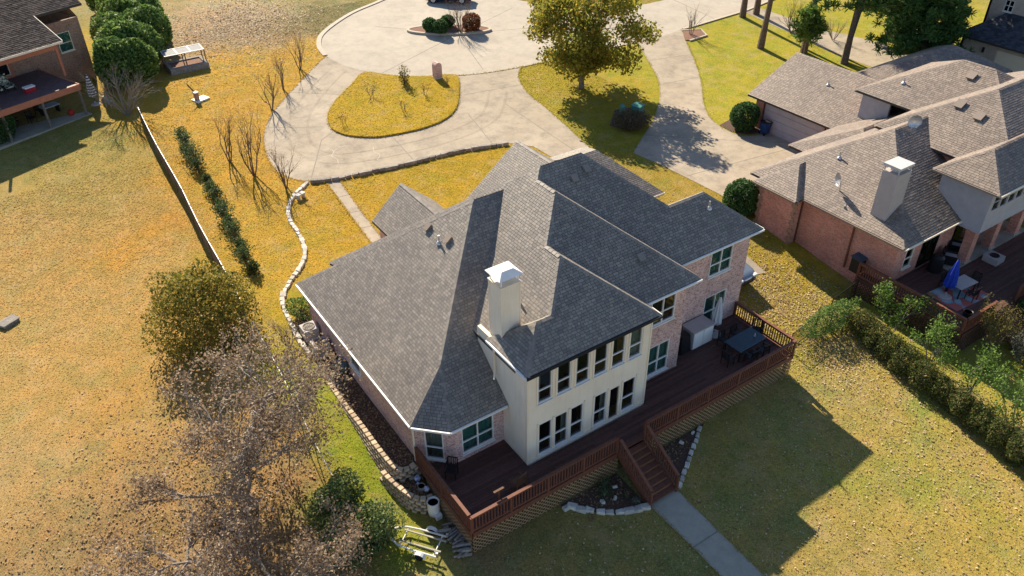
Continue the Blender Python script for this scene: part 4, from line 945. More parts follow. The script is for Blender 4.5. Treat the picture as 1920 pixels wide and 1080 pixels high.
# ------------------------------------------------------------------ vegetation
def lump(D, seed, amp=.22):
    r = np.random.RandomState(seed); f = np.zeros(len(D))
    for k in range(7):
        w_ = r.normal(size=3)*(1.6+k*.55); f += np.sin(D@w_+r.rand()*6.28)/(1+.35*k)
    return 1+amp*f/2.2
def crown_pts(n, rx, ry, rz, seed, inner=.6, low=-.85, amp=.22):
    D = rvec(int(n*1.5)); D = D[D[:, 2] > low][:n]; R = inner+(1.04-inner)*nrs.rand(len(D))**.5
    return D*(R*lump(D, seed, amp))[:, None]*np.array([rx, ry, rz])
LM = dict(
 hedge=leaf_mat('hedge_leaf', [(0.04,0.09,0.024),(0.09,0.18,0.04),(0.17,0.26,0.06),(0.26,0.34,0.1)]),
 bush=leaf_mat('bush_leaf', [(.07,.1,.018),(.19,.18,.032),(.35,.27,.045),(.46,.35,.075)]),
 ever=leaf_mat('evergreen_leaf', [(.04,.08,.03),(.1,.16,.055),(.2,.27,.1),(.34,.34,.12)]),
 dome=leaf_mat('dome_leaf', [(0.024,0.06,0.02),(0.05,0.12,0.032),(0.1,0.19,0.06)]),
 row=leaf_mat('row_leaf', [(.03,.06,.02),(.07,.12,.035),(.16,.2,.09)]),
 maple=leaf_mat('maple_leaf', [(.1,.125,.02),(.21,.235,.034),(.31,.3,.042),(.37,.32,.05),(.36,.22,.04)], trans=.6),
 rhedge=leaf_mat('mixed_hedge_leaf', [(.035,.06,.015),(.075,.115,.026),(.13,.15,.04),(.2,.14,.06)]),
 sap=leaf_mat('sapling_leaf', [(0.066,0.132,0.022),(0.132,0.231,0.0385),(0.209,0.297,0.066)], trans=.35),
 pine=leaf_mat('pine_needle', [(0.036,0.081,0.0252),(0.072,0.153,0.0396),(0.135,0.234,0.054)]),
 spine=leaf_mat('young_pine_needle', [(0.065,0.13,0.026),(0.13,0.221,0.0455),(0.208,0.286,0.065)]),
 oak=leaf_mat('oak_leaf', [(.15,.095,.055),(.27,.18,.11),(.39,.29,.19),(.46,.38,.28)]),
 red=leaf_mat('red_shrub_leaf', [(0.1,0.03,0.012),(0.2,0.06,0.02),(0.26,0.11,0.035)]),
 rtwig=leaf_mat('myrtle_twig_leaf', [(0.16,0.075,0.05),(0.24,0.12,0.08),(0.2,0.13,0.06)]),
 wild=leaf_mat('dry_shrub_blade', [(0.06,0.05,0.028),(0.13,0.11,0.06),(0.2,0.17,0.1)]),
 tan=leaf_mat('tan_leaf', [(0.16,0.1,0.03),(0.3,0.2,0.06),(0.36,0.27,0.1)]),
 olive=leaf_mat('olive_leaf', [(0.072,0.072,0.024),(0.156,0.132,0.036),(0.24,0.192,0.06)]),
 sage=leaf_mat('sage_leaf', [(0.07,0.08,0.06),(0.14,0.15,0.11),(0.2,0.2,0.16)]))
def leaves(name, P, size, m, parent, up=.3, aspect=.6): return link(name, leaf_quads(name, np.asarray(P), size, LM[m], up, aspect), parent)
def grow(mb, p, d, L_, r, depth, kids, ang, tips, up=.12, wob=.18, n=5, shrink=.68, seg=3, side=.6):
    p = Vector(p); d = Vector(d).normalized(); pts = [p.copy()]; rad = [r]; mids = []
    r1 = r*(.62 if depth else .35)
    for s_ in range(seg):
        d = (d+Vector((rnd.gauss(0, wob), rnd.gauss(0, wob), rnd.gauss(0, wob)+up))).normalized(); p = p+d*L_/seg; pts.append(p.copy()); rad.append(r+(r1-r)*(s_+1)/seg); mids.append((p.copy(), d.copy(), rad[-1]))
    mb.tube(pts, rad, n, cap=False)
    if depth == 0:
        tips += [tuple(q[0]) for q in mids]; return
    for k in range(kids):
        ax = d.orthogonal().normalized(); ax.rotate(Matrix.Rotation(rnd.uniform(0, 6.28), 3, d)); e = d.copy(); e.rotate(Matrix.Rotation(ang*rnd.uniform(.55, 1.25), 3, ax))
        at = mids[-1] if rnd.random() > side else rnd.choice(mids)
        grow(mb, at[0], e, L_*shrink*rnd.uniform(.75, 1.2), at[2]*.72, depth-1, kids, ang, tips, up, wob, max(3, n-1), shrink, seg, side)
def shrub(name, label, cat, x, y, r, h, n, size, m, group=None, z=None, seed=None, ry=None, stem='bark', up=.3, aspect=.6, inner=.55, amp=.22, low=-.9, zc=.5):
    z = gz(x, y) if z is None else z; t = empty(name, (x, y, z), 0, label, cat, group); seed = seed if seed is not None else rnd.randint(0, 9999)
    P = crown_pts(n, r, ry or r, h*.52, seed, inner, low, amp)+np.array([0, 0, h*zc]); P[:, 2] = np.maximum(P[:, 2], .03)
    leaves('crown', P, size, m, t, up, aspect); mb = MB()
    for k in range(4): 
        a = k*1.6+seed; mb.tube([(0, 0, -.1), (.12*math.cos(a)*r, .12*math.sin(a)*r, h*.35), (.45*math.cos(a)*r, .45*math.sin(a)*r, h*.75)], [.05, .035, .015], 5)
    mb.build('trunk', MT[stem], t, kind='stuff'); return t
def bare(name, label, x, y, h, stems, depth, spread, m='twig', group=None, leafm=None, nleaf=0, r0=.045, kids=3, ang=.42, up=.16, lsize=.05, cat='tree', z=None):
    z = gz(x, y) if z is None else z; t = empty(name, (x, y, z), 0, label, cat, group); mb = MB(); tips = []
    for s_ in range(stems):
        a = 6.28*s_/stems+rnd.uniform(-.4, .4); grow(mb, (.05*math.cos(a), .05*math.sin(a), -.05), (spread*math.cos(a), spread*math.sin(a), 1), h*.42, r0, depth, kids, ang, tips, up, .12, 5, .66)
    mb.build('trunk', MT[m], t)
    if leafm and nleaf:
        T = np.array(tips); P = T[nrs.randint(0, len(T), nleaf)]+nrs.normal(scale=.12, size=(nleaf, 3)); leaves('crown', P, lsize, leafm, t)
    return t
# big oak in the left field, leaves mostly gone
def oak(x, y, label, tk, spread, nleaf, seed, r0=.34):
    global rnd
    keep = rnd; rnd = random.Random(seed)
    z = gz(x, y); t = empty('oak_tree', (x, y, z), 0, label, 'tree', None); mb = MB(); tips = []; tk = [Vector(p) for p in tk]; n = len(tk)
    mb.tube(tk, [r0*(1.15 if i == 0 else 1-.62*i/(n-1)) for i in range(n)], 9)
    for i in range(1, n):
        k = 3 if i < n-1 else 5
        for j in range(k):
            a = 6.28*j/k+i*.9+rnd.uniform(-.4, .4)
            grow(mb, tk[i], (math.cos(a), math.sin(a), .12+.1*i), spread*rnd.uniform(.34, .46), .36*r0*(1-.1*i), 3, 4, .62, tips, .02, .26, 6, .64, 4)
    mb.build('trunk', MT['oakbark'], t)
    T = np.array(tips); P = T[nrs.randint(0, len(T), nleaf)]+nrs.normal(scale=.15, size=(nleaf, 3)); leaves('crown', P, .11, 'oak', t, .2, .7); rnd = keep; return t
MT['oakbark'] = mat('oak_bark', (.22,.185,.155), (.38,.33,.285), 6, .9, .02, 18)
oak(3.14, 25.64, 'large gnarled oak with sparse brown leaves in the field left of the house', [(0,0,-.2),(-.35,-.05,1.1),(0,.2,2.0),(.7,.6,2.8),(1.3,1.0,3.5),(2.2,1.6,4.2)], 6.0, 16000, 5)
oak(2.0, 18.6, 'brown leaved oak at the bottom edge in front of the gnarled oak', [(0,0,-.2),(.1,.1,1.2),(.3,.3,2.2),(.5,.6,3)], 4.4, 9000, 8, .22)
oak(-.2, 22.0, 'low spreading oak with russet leaves left of the gnarled oak', [(0,0,-.2),(-.1,.1,1.0),(0,.2,1.8),(.2,.4,2.6)], 5.2, 9500, 12, .22)
bush = shrub('golden_bush', 'tall loose golden brown bush beside the boundary fence', 'bush', 5.2, 37.6, 2.35, 4.3, 15000, .16, 'bush', amp=.5, inner=.25)
bare('bare_shrub', 'pale leafless shrub between the golden bush and the fence', 6.6, 36.6, 2.4, 6, 3, .6, 'gtwig', r0=.03, cat='shrub')
bare('bare_shrub', 'leafless twiggy shrub with rusty leaves by the air conditioners', 8.4, 34.2, 2.2, 5, 3, .6, 'twig', None, 'oak', 900, .03, cat='shrub')
bare('bare_tree', 'grey leafless sprawling tree at the end of the boundary fence', 8.2, 68.5, 4.6, 10, 3, .75, 'gtwig', r0=.06, kids=4, ang=.5, up=.06)
for i, (x, y, r, h) in enumerate(((6.1,23.0,1.1,2.2),(6.55,21.1,1.4,1.9))):
    shrub('evergreen_shrub', ['glossy evergreen shrub above the boat trailer, the taller of two', 'glossy evergreen shrub left of the boat trailer, the lower of two'][i], 'shrub', x, y, r, h, 6500, .13, 'ever', 'evergreens by the boat trailer', up=.5, amp=.5, inner=.35)
for i, (x, y, r, h) in enumerate(((9.1,74.4,1.7,4.3),(10.8,74.0,1.6,3.7),(10.2,77.4,2.0,4.2),(11.8,77.6,2.0,4.0),(10.9,80.8,2.2,4.0),(13.4,81.2,2.1,4.2),(12.3,84.8,2.2,4.0),(14.2,86.2,2.0,4.0),(13.2,90,2.2,4.0),(13,95,2.4,4.2))):
    shrub('hedge_shrub', 'big dense green hedge shrub, %s in the row going away from the patio' % ('first second third fourth fifth sixth seventh eighth ninth tenth'.split()[i]), 'shrub', x, y, r, h, 5200, .3, 'hedge', 'tall hedge row by the tan brick house', up=.45, inner=.7, amp=.16)
rs_ = ((10.6,61.4,1.0),(10.5,60.2,1.25),(10.25,58.9,.8),(10.35,57.6,1.3),(10.1,56.3,1.0),(10.2,54.3,.55),(10.15,52.9,.75),(10.0,51.6,1.0),(9.9,50.4,.65),(9.7,49.0,1.1),(9.6,47.6,.9),(9.4,46.2,1.2),(9.35,44.6,.8),(9.2,43.2,1.15),(9.1,41.9,.7))
for i, (x, y, s_) in enumerate(rs_):
    shrub('row_shrub', 'small dark shrub in the line on the golden lawn, %s from the far end' % ('first second third fourth fifth sixth seventh eighth ninth tenth eleventh twelfth thirteenth fourteenth fifteenth'.split()[i]), 'shrub', x+rnd.uniform(-.15, .15), y, .5*s_, 1.35*s_, 700, .12, 'row', 'line of young shrubs on the golden lawn', amp=.55, inner=.15)
for i, (x, y, h, st, lb) in enumerate(((13.4,53.6,5.2,5,'tall bare crepe myrtle on the lawn outside the driveway bend'),(14.7,50.75,3.6,4,'bare crepe myrtle just above the start of the stone edging'),(18.4,63.2,3.8,4,'bare crepe myrtle on the outer driveway edge, third from the street'),(20.7,66.6,3.2,3,'slim bare crepe myrtle on the outer driveway edge, second from the street'),(23.6,69.8,3.6,4,'bare crepe myrtle nearest the street on the outer driveway edge'),(12.6,56.5,4.2,4,'bare crepe myrtle farthest from the driveway bend'))):
    bare('crepe_myrtle', lb, x, y, h, st, 3, .28, 'twig', 'bare trees along the driveway', 'rtwig', 800, .035+.004*h, 3, .36)
for i, (x, y, h, lb) in enumerate(((26.4,60.9,1.9,'thin young tree with pinkish twigs at the left tip of the lawn island'),(30.5,58.9,1.6,'thin bare young tree in the middle of the lawn island'),(27.4,57.0,1.5,'short bare young tree near the lower edge of the lawn island'),(22.3,57.5,1.3,'tiny bare young tree at the lower left of the lawn island'),(33.0,59.4,1.2,'tiny young tree beside the brick mailbox'))):
    bare('young_tree', lb, x, y, h, 3, 2, .3, 'twig', 'young trees on the lawn island', 'rtwig', 90, .02, 3, .4, lsize=.09)
shrub('leafy_shrub', 'upright olive shrub at the top edge of the lawn island', 'shrub', 30.0, 61.7, .5, 1.7, 500, .14, 'olive', inner=.2, amp=.4)
bare('crepe_myrtle', 'bare crepe myrtle in the mulch bed by the side driveway', 60.5, 57.2, 3.4, 5, 3, .4, 'gtwig', None, None, 0, .04)
bare('crepe_myrtle', 'reddish vase shaped crepe myrtle in the round street bed', 40.8, 70.0, 3.9, 7, 3, .5, 'twig', None, 'rtwig', 1200, .05, 3, .4)
for i, (x, y, r, m, lb) in enumerate(((38.2,71.5,.75,'dome','clipped green ball shrub at the back left of the round bed'),(38.75,70.4,.8,'dome','clipped green ball shrub at the front left of the round bed'),(40.3,71.6,.7,'dome','clipped green shrub behind the crepe myrtle in the round bed'),(41.9,69.6,.95,'red','rusty red shrub at the right of the round bed'))):
    shrub('ball_shrub', lb, 'shrub', x, y, r, r*1.7, 2600, .16, m, 'shrubs in the round street bed', inner=.55, amp=.06, z=gz(x, y)+.18)
# maple
def broadleaf(name, label, x, y, h, cr, n, size, m, zb, seed):
    z = gz(x, y); t = empty(name, (x, y, z), 0, label, 'tree'); mb = MB(); tips = []
    mb.tube([(0, 0, -.2), (.05, 0, h*.2), (.1, .1, h*.45), (0, 0, h*.75)], [.26, .2, .15, .07], 8)
    for k in range(12):
        a = k*2.4; zz = h*(.22+.05*k); grow(mb, (0.05, .05, zz), (.9*math.cos(a), .9*math.sin(a), .7), cr*.55, .07, 2, 3, .5, tips, .1, .15, 5, .6)
    mb.build('trunk', MT['bark'], t); P = []
    cz = zb+(h-zb)*.5
    for k in range(95):                                    # leaf clumps through the crown volume
        d = nrs.normal(size=3); d /= np.linalg.norm(d); rr = (.5+.5*nrs.rand())**.6; c = d*rr*np.array([cr, cr, (h-zb)*.52])*(lump(d[None], seed, .16)[0]); c[2] += cz
        if c[2] < cz: c[:2] *= 1.0-.25*(cz-c[2])/(h-zb)
        k_ = n//95; q = nrs.normal(size=(k_, 3)); q /= np.linalg.norm(q, axis=1)[:, None]; P.append(c+q*(nrs.rand(k_)**.5)[:, None]*np.array([1, 1, .7])*cr*.26)
    leaves('crown', np.concatenate(P), size, m, t, .4, .75); return t
broadleaf('maple_tree', 'broad maple with green and orange leaves between the two driveways', 43.0, 53.0, 10.2, 5.1, 27000, .25, 'maple', 1.2, 3)
# pines
def pine(x, y, h, label, z0, cr, nc, lean=(0, 0), r=.3, twin=None, m='pine', nn=26, ln=.55):
    z = gz(x, y); t = empty('pine_tree', (x, y, z), 0, label, 'tree', 'pines on the far right lawn'); mb = MB()
    T = lambda s_: Vector((lean[0]*s_, lean[1]*s_, h*s_))
    mb.tube([T(s_/6)-Vector((0, 0, .2 if s_ == 0 else 0)) for s_ in range(7)], [r*(1.25 if s_ == 0 else 1-.11*s_) for s_ in range(7)], 8); P = []; A = []
    for k in range(nc):
        s_ = z0+(1-z0)*(k+.5)/nc; a = k*2.4+rnd.uniform(-.4, .4); L_ = cr*(1-.55*(s_-z0)/(1-z0))*rnd.uniform(.65, 1.1); p = T(s_); e = p+Vector((math.cos(a)*L_, math.sin(a)*L_, L_*rnd.uniform(-.02, .28)))
        mb.tube([p, (p+e)/2+Vector((0, 0, -.1)), e], [.06, .04, .015], 5)
        for j in range(7):                                  # tufts of needles towards the branch end
            c = p+(e-p)*rnd.uniform(.4, 1.03)+Vector((rnd.gauss(0, .35), rnd.gauss(0, .35), rnd.gauss(0, .2))); d = nrs.normal(size=(nn, 3)); d[:, 2] += .5; d /= np.linalg.norm(d, axis=1)[:, None]
            P.append(np.array(c)+d*ln*.45); A.append(d)
    mb.build('trunk', MT['pbark'], t); P = np.concatenate(P); A = np.concatenate(A); W = np.cross(A, rvec(len(A))); W /= np.linalg.norm(W, axis=1)[:, None]
    link('crown', quad_mesh('crown', P, A*ln*.5, W*.035, LM[m]), t); return t
pine(69.1, 58.2, 17, 'leftmost tall pine trunk at the street edge', .72, 3.2, 24); pine(63.9, 51.0, 17, 'tall pine trunk nearest the driveway lawn', .7, 3.0, 24, (.8, -.3)); pine(71.0, 58.0, 17, 'second pine trunk from the left at the street edge', .72, 3.2, 24)
pine(66.6, 47.9, 16, 'dark pine trunk behind the young pine', .62, 3.2, 30, (.6, 0)); pine(67.4, 43.8, 15, 'leaning pine by the garage roof with dark trunk', .32, 3.6, 56, (1.6, .8)); pine(67.9, 44.2, 14, 'slimmer pine trunk forked beside the leaning one', .55, 3.0, 30, (2.6, .2), .2)
pine(73.4, 40.6, 11, 'dense dark green pine beside the charcoal roofed house', .08, 4.5, 92, (0, 0), .28, nn=30); pine(71.2, 38.8, 9, 'shorter dense pine in front of the charcoal roofed house', .15, 4.2, 76, nn=30); pine(76.5, 45.5, 13, 'dense pine farthest to the right by the charcoal roofed house', .15, 4.0, 74, nn=30)
pine(64.9, 46.6, 4.6, 'young bright green pine above the garage roof', .45, 1.4, 26, (0, 0), .07, None, 'spine', 24, .5)
bare('crepe_myrtle', 'tangled bare crepe myrtle among the pine trunks', 69.8, 52.2, 4.2, 7, 3, .5, 'twig', None, None, 0, .04)
bare('bare_shrub', 'tan leafless shrub beside the far driveway under the pines', 71.8, 48.5, 2.4, 7, 3, .7, 'gtwig', None, 'oak', 800, .03, cat='shrub')
# shrubs round the houses
shrub('round_shrub', 'dense dark green shrub at the front corner of the red brick house', 'shrub', 38.6, 30.3, 1.15, 2.3, 6500, .16, 'dome', inner=.6, amp=.08)
shrub('round_shrub', 'dense dark green shrub beside the garage and blue bin', 'shrub', 48.7, 39.2, 1.15, 2.3, 6500, .16, 'dome', inner=.6, amp=.08)
shrub('wild_shrub', 'dry grassy shrub around the green utility boxes', 'shrub', 41.5, 44.7, 1.45, 1.2, 4200, .22, 'wild', inner=.4, amp=.2, up=.1, aspect=.18)
shrub('round_shrub', 'dark shrub at the corner of the tan brick house patio', 'shrub', -1.2, 69.0, 1.6, 2.4, 3800, .16, 'dome', inner=.75, amp=.1)
shrub('corner_shrub', 'low green shrub at the front left corner of the pink brick house', 'shrub', 10.0, 36.3, .8, 1.2, 1800, .11, 'hedge')
hl = smooth_line([(35.9,18.9),(35.55,17.2),(35.2,15.2),(34.85,13),(34.55,10.8),(34.25,8.6),(33.95,6.4),(33.7,4)], 4)
for i, (p, a) in enumerate(along(hl, 1.12)):
    shrub('boundary_shrub', 'straggly green and russet shrub in the right boundary hedge, %s from the arch' % ('first second third fourth fifth sixth seventh eighth ninth tenth eleventh twelfth thirteenth fourteenth fifteenth sixteenth'.split()[i]), 'shrub', p.x+rnd.uniform(-.1, .1), p.y, .72, 1.5, 3200, .1, 'rhedge', 'right boundary hedge', amp=.3, inner=.45)
shrub('ivy_arch', 'green ivy mass draped over the garden arch at the hedge end', 'ivy', 34.6, 19.5, 2.0, 1.9, 5200, .1, 'hedge', ry=.75, amp=.3, zc=.45)
for i, (x, y) in enumerate(((37.3,17.3),(36.75,14.6),(36.3,12.0),(36.05,9.6),(35.6,6.8))):
    t = empty('sapling', (x, y, gz(x, y)), 0, 'bright green young tree in the row beside the hedge, %s from the neighbour deck' % ('first second third fourth fifth'.split()[i]), 'tree', 'young trees beside the right hedge'); mb = MB(); tips = []
    for k in range(3): grow(mb, (0, 0, 0), (.3*math.cos(k*2.1), .3*math.sin(k*2.1), 1), 1.5, .035, 2, 3, .5, tips, .05, .15, 5, .62)
    mb.build('trunk', MT['gtwig'], t); T_ = np.array(tips); nl = 1700 if i == 0 else 1200; P = T_[nrs.randint(0, len(T_), nl)]+nrs.normal(scale=.17, size=(nl, 3)); leaves('crown', P, .13, 'sap', t, .5)
bare('tall_shrub', 'tall olive shrub with bare stems at the neighbour deck corner', 40.6, 13.4, 3.0, 9, 3, .32, 'twig', None, 'olive', 2600, .03, 3, .35, lsize=.1, cat='shrub')
shrub('sage_shrub', 'grey green rounded shrub beyond the deck stairs at the right edge', 'shrub', 41.9, 11.6, 1.4, 1.5, 3200, .1, 'sage')
shrub('green_shrub', 'dark green shrub beside the neighbour deck stairs', 'shrub', 44.6, 13.0, 1.3, 2.2, 3200, .12, 'dome')
shrub('tan_shrub', 'tan leaved small tree at the right edge beside the neighbour deck', 'shrub', 45.9, 14.0, 1.0, 3.2, 2200, .14, 'tan', zc=.72, low=-.3)
for i, (x, y, r) in enumerate(((16.6,17.6,.3),(17.4,17.0,.25),(17.5,16.5,.22),(16.9,18.0,.35))):
    shrub('bed_plant', ['thin dark plant in the middle of the bed left of the stairs', 'sprawling dark plant in the bed close to the stairs', 'pale spiky plant at the stair foot in the stone edged bed', 'dark plant against the deck lattice left of the stairs'][i], 'plant', x, y, r, r*1.8, 260, .1, ['dome', 'wild', 'sage', 'dome'][i], inner=.1, aspect=.25)
# ------------------------------------------------------------------ fences
def fence(name, line, label, h, step, panel_m, rail_m, post_m, thin=.03):
    T = empty(name, (0, 0, 0), 0, label, 'fence'); pts = [Vector((p.x, p.y, gz(p.x, p.y))) for p, a in along(line, step)]
    for i, p in enumerate(pts):
        mb = MB(); mb.box(p.x-.05, p.x+.05, p.y-.05, p.y+.05, p.z-.2, p.z+h+.03); mb.build('post', post_m, T)
        if i:
            q = pts[i-1]; u = Vector((0, 0, 1)); d = (p-q).normalized()*.055
            mb = MB(); mb.bar(q+d+u*h, p-d+u*h, .045, .04); mb.build('top_rail', rail_m, T)
            mb = MB(); mb.bar(q+d+u*(h*.5), p-d+u*(h*.5), thin, h-.12); mb.build('panel', panel_m, T)
    return T
FL = smooth_line([(8.9,67.6),(8.4,60),(8.12,52.4),(7.79,48.2),(7.59,44.3),(7.49,41.8),(7.22,37.4)], 4)
MT['fencewood'] = mat('weathered_fence', (.1,.07,.05), (.17,.12,.085), 4, .9)
fence('boundary_fence', FL, 'long low dark timber fence with white top rail along the left boundary', 1.35, 2.4, MT['fencewood'], MT['white'], MT['fencewood'])
T_ = empty('rail_fence', (0, 0, 0), 0, 'thin white rail on dark posts beside the green side lawn under the oak', 'fence'); pts = [Vector((p.x, p.y, gz(p.x, p.y))) for p, a in along(smooth_line([(7.2,37),(6.9,31),(6.56,26.1),(6.5,23.5)], 4), 2.4)]
for i, p in enumerate(pts):
    mb = MB(); mb.tube([p-Vector((0, 0, .2)), p+Vector((0, 0, 1.33))], .025, 6); mb.build('post', MT['fencewood'], T_)
    if i: mb = MB(); mb.tube([pts[i-1]+Vector((0, 0, 1.3)), p+Vector((0, 0, 1.3))], .022, 6); mb.build('rail', MT['white'], T_)
MT['mesh'] = mat('black_mesh', (.03,.035,.03), (.05,.055,.05), 20, .7)
def wire_fence(name, a, b, label, h):
    T = empty(name, (0, 0, 0), 0, label, 'fence'); a = Vector((*a, gz(*a))); b = Vector((*b, gz(*b))); L_ = (b-a).length; n = int(L_/.09); u = Vector((0, 0, 1))
    for p in (a, b): mb = MB(); mb.tube([p-u*.2, p+u*(h+.05)], .03, 6); mb.build('post', MT['black'], T)
    mb = MB()
    for k in range(1, n): p = a+(b-a)*k/n; mb.bar(p+u*.05, p+u*h, .012, .012)
    for k in range(2): mb.bar(a+u*(.08+k*(h-.1)), b+u*(.08+k*(h-.1)), .03, .03)
    mb.build('picket_panel', MT['black'], T, kind='stuff')
wire_fence('metal_fence', (31.4,19.6), (33.9,19.9), 'thin black metal fence between the deck corner and the ivy arch', 1.2)
wire_fence('metal_gate', (35.8,20.4), (38.5,20.7), 'dark metal gate between the ivy arch and the neighbour deck', 1.2)
# ------------------------------------------------------------------ vehicles
def car(name, label, x, y, rz, paint, sc=1.0):
    t = empty(name, (x, y, gz(x, y)+.03), rz, label, 'car'); mb = MB()
    # cross sections along the length: x, half width, sill z, belt z, roof half width, roof z
    secs = [(-2.3,.72,.38,.62,.6,.66),(-2.2,.84,.28,.82,.66,.86),(-1.75,.9,.24,.93,.7,.98),(-1.15,.91,.23,.97,.62,1.3),(-.5,.92,.23,.97,.62,1.47),(.35,.92,.23,.96,.62,1.46),(.95,.91,.23,.95,.64,1.16),(1.3,.9,.23,.94,.74,.99),(1.9,.87,.24,.82,.74,.88),(2.25,.78,.28,.68,.66,.72),(2.35,.66,.36,.56,.56,.58)]
    rows = []
    for X, w_, s0, bz, rw, rzv in secs:
        hh = [(-w_*.96, s0), (-w_, (s0+bz)/2), (-w_*.97, bz), (-rw, rzv-.03), (-rw*.75, rzv), (rw*.75, rzv), (rw, rzv-.03), (w_*.97, bz), (w_, (s0+bz)/2), (w_*.96, s0)]
        rows.append([len(mb.v)+i for i in range(10)]); mb.v += [(X, a, b) for a, b in hh]
    for i in range(len(rows)-1):
        for k in range(9):
            cab = 3 <= i <= 5 or i in (2, 6)
            m = 1 if ((k in (2, 6) and 3 <= i <= 5) or (k in (3, 4, 5) and i in (2, 6)) or (k in (2, 6) and i in (2, 6))) else 0
            mb.f.append((rows[i][k], rows[i+1][k], rows[i+1][k+1], rows[i][k+1])[::-1]); mb.mi.append(m)
        mb.f.append((rows[i][9], rows[i+1][9], rows[i+1][0], rows[i][0])[::-1]); mb.mi.append(0)
    mb.f.append(tuple(rows[0])); mb.mi.append(0); mb.f.append(tuple(rows[-1])[::-1]); mb.mi.append(0)
    body = mb.build('body', [paint, MT['carglass']], t, True)
    for sx in (-1.42, 1.42):
        for sy in (-.83, .83):
            w_ = MB(); n = 18; d = 1 if sy > 0 else -1
            ring = lambda r, yy: [(sx+r*math.cos(6.2832*k/n), sy+d*yy, .33+r*math.sin(6.2832*k/n)) for k in range(n)]
            A, B_, C_ = ring(.33, -.12), ring(.33, .08), ring(.22, .1)
            for P, Q in ((A, B_), (B_, C_)):
                for k in range(n): w_.poly([P[k], P[(k+1) % n], Q[(k+1) % n], Q[k]])
            w_.poly(A); wh = w_.build('wheel', MT['tire'], t); r_ = MB(); r_.poly(ring(.22, .105)); 
            for k in range(5): a = 6.2832*k/5; r_.bar((sx, sy+d*.115, .33), (sx+.2*math.cos(a), sy+d*.115, .33+.2*math.sin(a)), .03, .05, up=(0, 1, 0))
            r_.build('rim', MT['metal'], wh)
    for sy in (-.62, .62):
        h_ = MB(); h_.obox((2.22, sy, .66), (1, 0, -.2), (0, 1, 0), (0, 0, 1), .1, .17, .075); h_.build('headlight', MT['white'], t); h_ = MB(); h_.obox((-2.22, sy, .7), (1, 0, 0), (0, 1, 0), (0, 0, 1), .06, .15, .08); h_.build('tail_light', MT['redlamp'], t)
    h_ = MB(); h_.obox((2.33, 0, .55), (1, 0, 0), (0, 1, 0), (0, 0, 1), .03, .42, .06); h_.obox((2.3, 0, .38), (1, 0, 0), (0, 1, 0), (0, 0, 1), .05, .5, .06); h_.build('grille', MT['black'], t, kind='stuff')
    for sy in (-.98, .98): h_ = MB(); h_.obox((.75, sy, 1.0), (1, 0, 0), (0, 1, 0), (0, 0, 1), .07, .08, .06); h_.build('mirror', paint, t)
    t.scale = (sc,)*3; return t
MT['carglass'] = mat('car_glass', (.012,.015,.02), rough=.08, spec=.7); MT['redlamp'] = mat('red_lamp', (.3,.02,.02), rough=.3)
MT['silver'] = mat('silver_paint', (.2,.25,.32), (.24,.29,.36), 1, .35, metal=.3, spec=.5); MT['navy'] = mat('navy_paint', (.015,.02,.05), (.02,.027,.06), 1, .25, spec=.5)
car('parked_car', 'silver car parked beside the far corner of the pink brick house', 32.9, 26.6, math.radians(-88), MT['silver'])
car('parked_car', 'dark navy car standing in the cul-de-sac at the top edge', 44.6, 78.6, math.radians(-41), MT['navy'], 1.12)
# ------------------------------------------------------------------ street furniture and yard things
t = empty('mailbox', (33.2, 61.4, gz(33.2, 61.4)+.1), 0, 'arched pink brick mailbox pillar at the edge of the lawn island', 'mailbox'); mb = MB()
mb.box(-.33, .33, -.3, .3, -.2, 1.15); pr_ = [(.33*math.cos(a), 1.15+.33*math.sin(a)) for a in [math.pi*k/10 for k in range(11)]]
for k in range(10): (x0, z0), (x1, z1) = pr_[k], pr_[k+1]; mb.poly([(x0, -.3, z0), (x1, -.3, z1), (x1, .3, z1), (x0, .3, z0)][::-1])
mb.poly([(x, -.3, z) for x, z in pr_][::-1]); mb.poly([(x, .3, z) for x, z in pr_]); mb.build('pillar', MT['brick'], t)
mb = MB(); mb.box(-.36, .36, -.33, .33, -.2, .12); mb.build('plinth', MT['stone'], t); mb = MB(); mb.box(-.18, .18, .3, .33, .8, 1.2); mb.build('door', MT['black'], t)
# raised garden bed with a light frame
gzb = gz(15, 76); t = empty('raised_bed', (15.1, 75.6, gzb), 0, 'stone raised garden bed beside the tall hedge', 'planter')
for x0, x1, y0, y1 in ((-1.7,1.7,-1.2,-.85),(-1.7,1.7,.85,1.2),(-1.7,-1.4,-.84,.84),(1.4,1.7,-.84,.84)):
    mb = MB(); mb.box(x0, x1, y0, y1, -.3, .42); mb.build('side', MT['gstone'], t)
mb = MB(); mb.box(-1.4, 1.4, -.85, .85, -.2, .32); mb.build('soil', MT['rmulch'], t)
t = empty('plant_shelter', (15.1, 75.6, gzb), 0, 'timber frame with three clear panels over the raised garden bed', 'frame')
for x in (-1.75, 0, 1.75):
    for y in (-.2, 1.0): mb = MB(); mb.box(x-.04, x+.04, y-.04, y+.04, -.2, 1.35+.1*(y > 0)); mb.build('post', MT['fencewood'], t)
for k in range(3):
    x0, x1 = -1.75+k*1.17, -.6+k*1.17; mb = MB(); mb.obox(((x0+x1)/2, .4, 1.42), (1, 0, 0), (0, 1, .08), (0, -.08, 1), .55, .66, .012); p_ = mb.build('panel', mat('clear_panel', (.2,.21,.22), (.27,.27,.28), 4, .7, spec=.2), t)
    mb = MB()
    for s_ in (-1, 1): mb.obox(((x0+x1)/2+s_*.56, .4, 1.43), (1, 0, 0), (0, 1, .08), (0, -.08, 1), .025, .7, .03); mb.obox(((x0+x1)/2, .4+s_*.68, 1.43+s_*.054), (1, 0, 0), (0, 1, .08), (0, -.08, 1), .53, .025, .03)
    mb.build('panel_edge', MT['white'], p_)
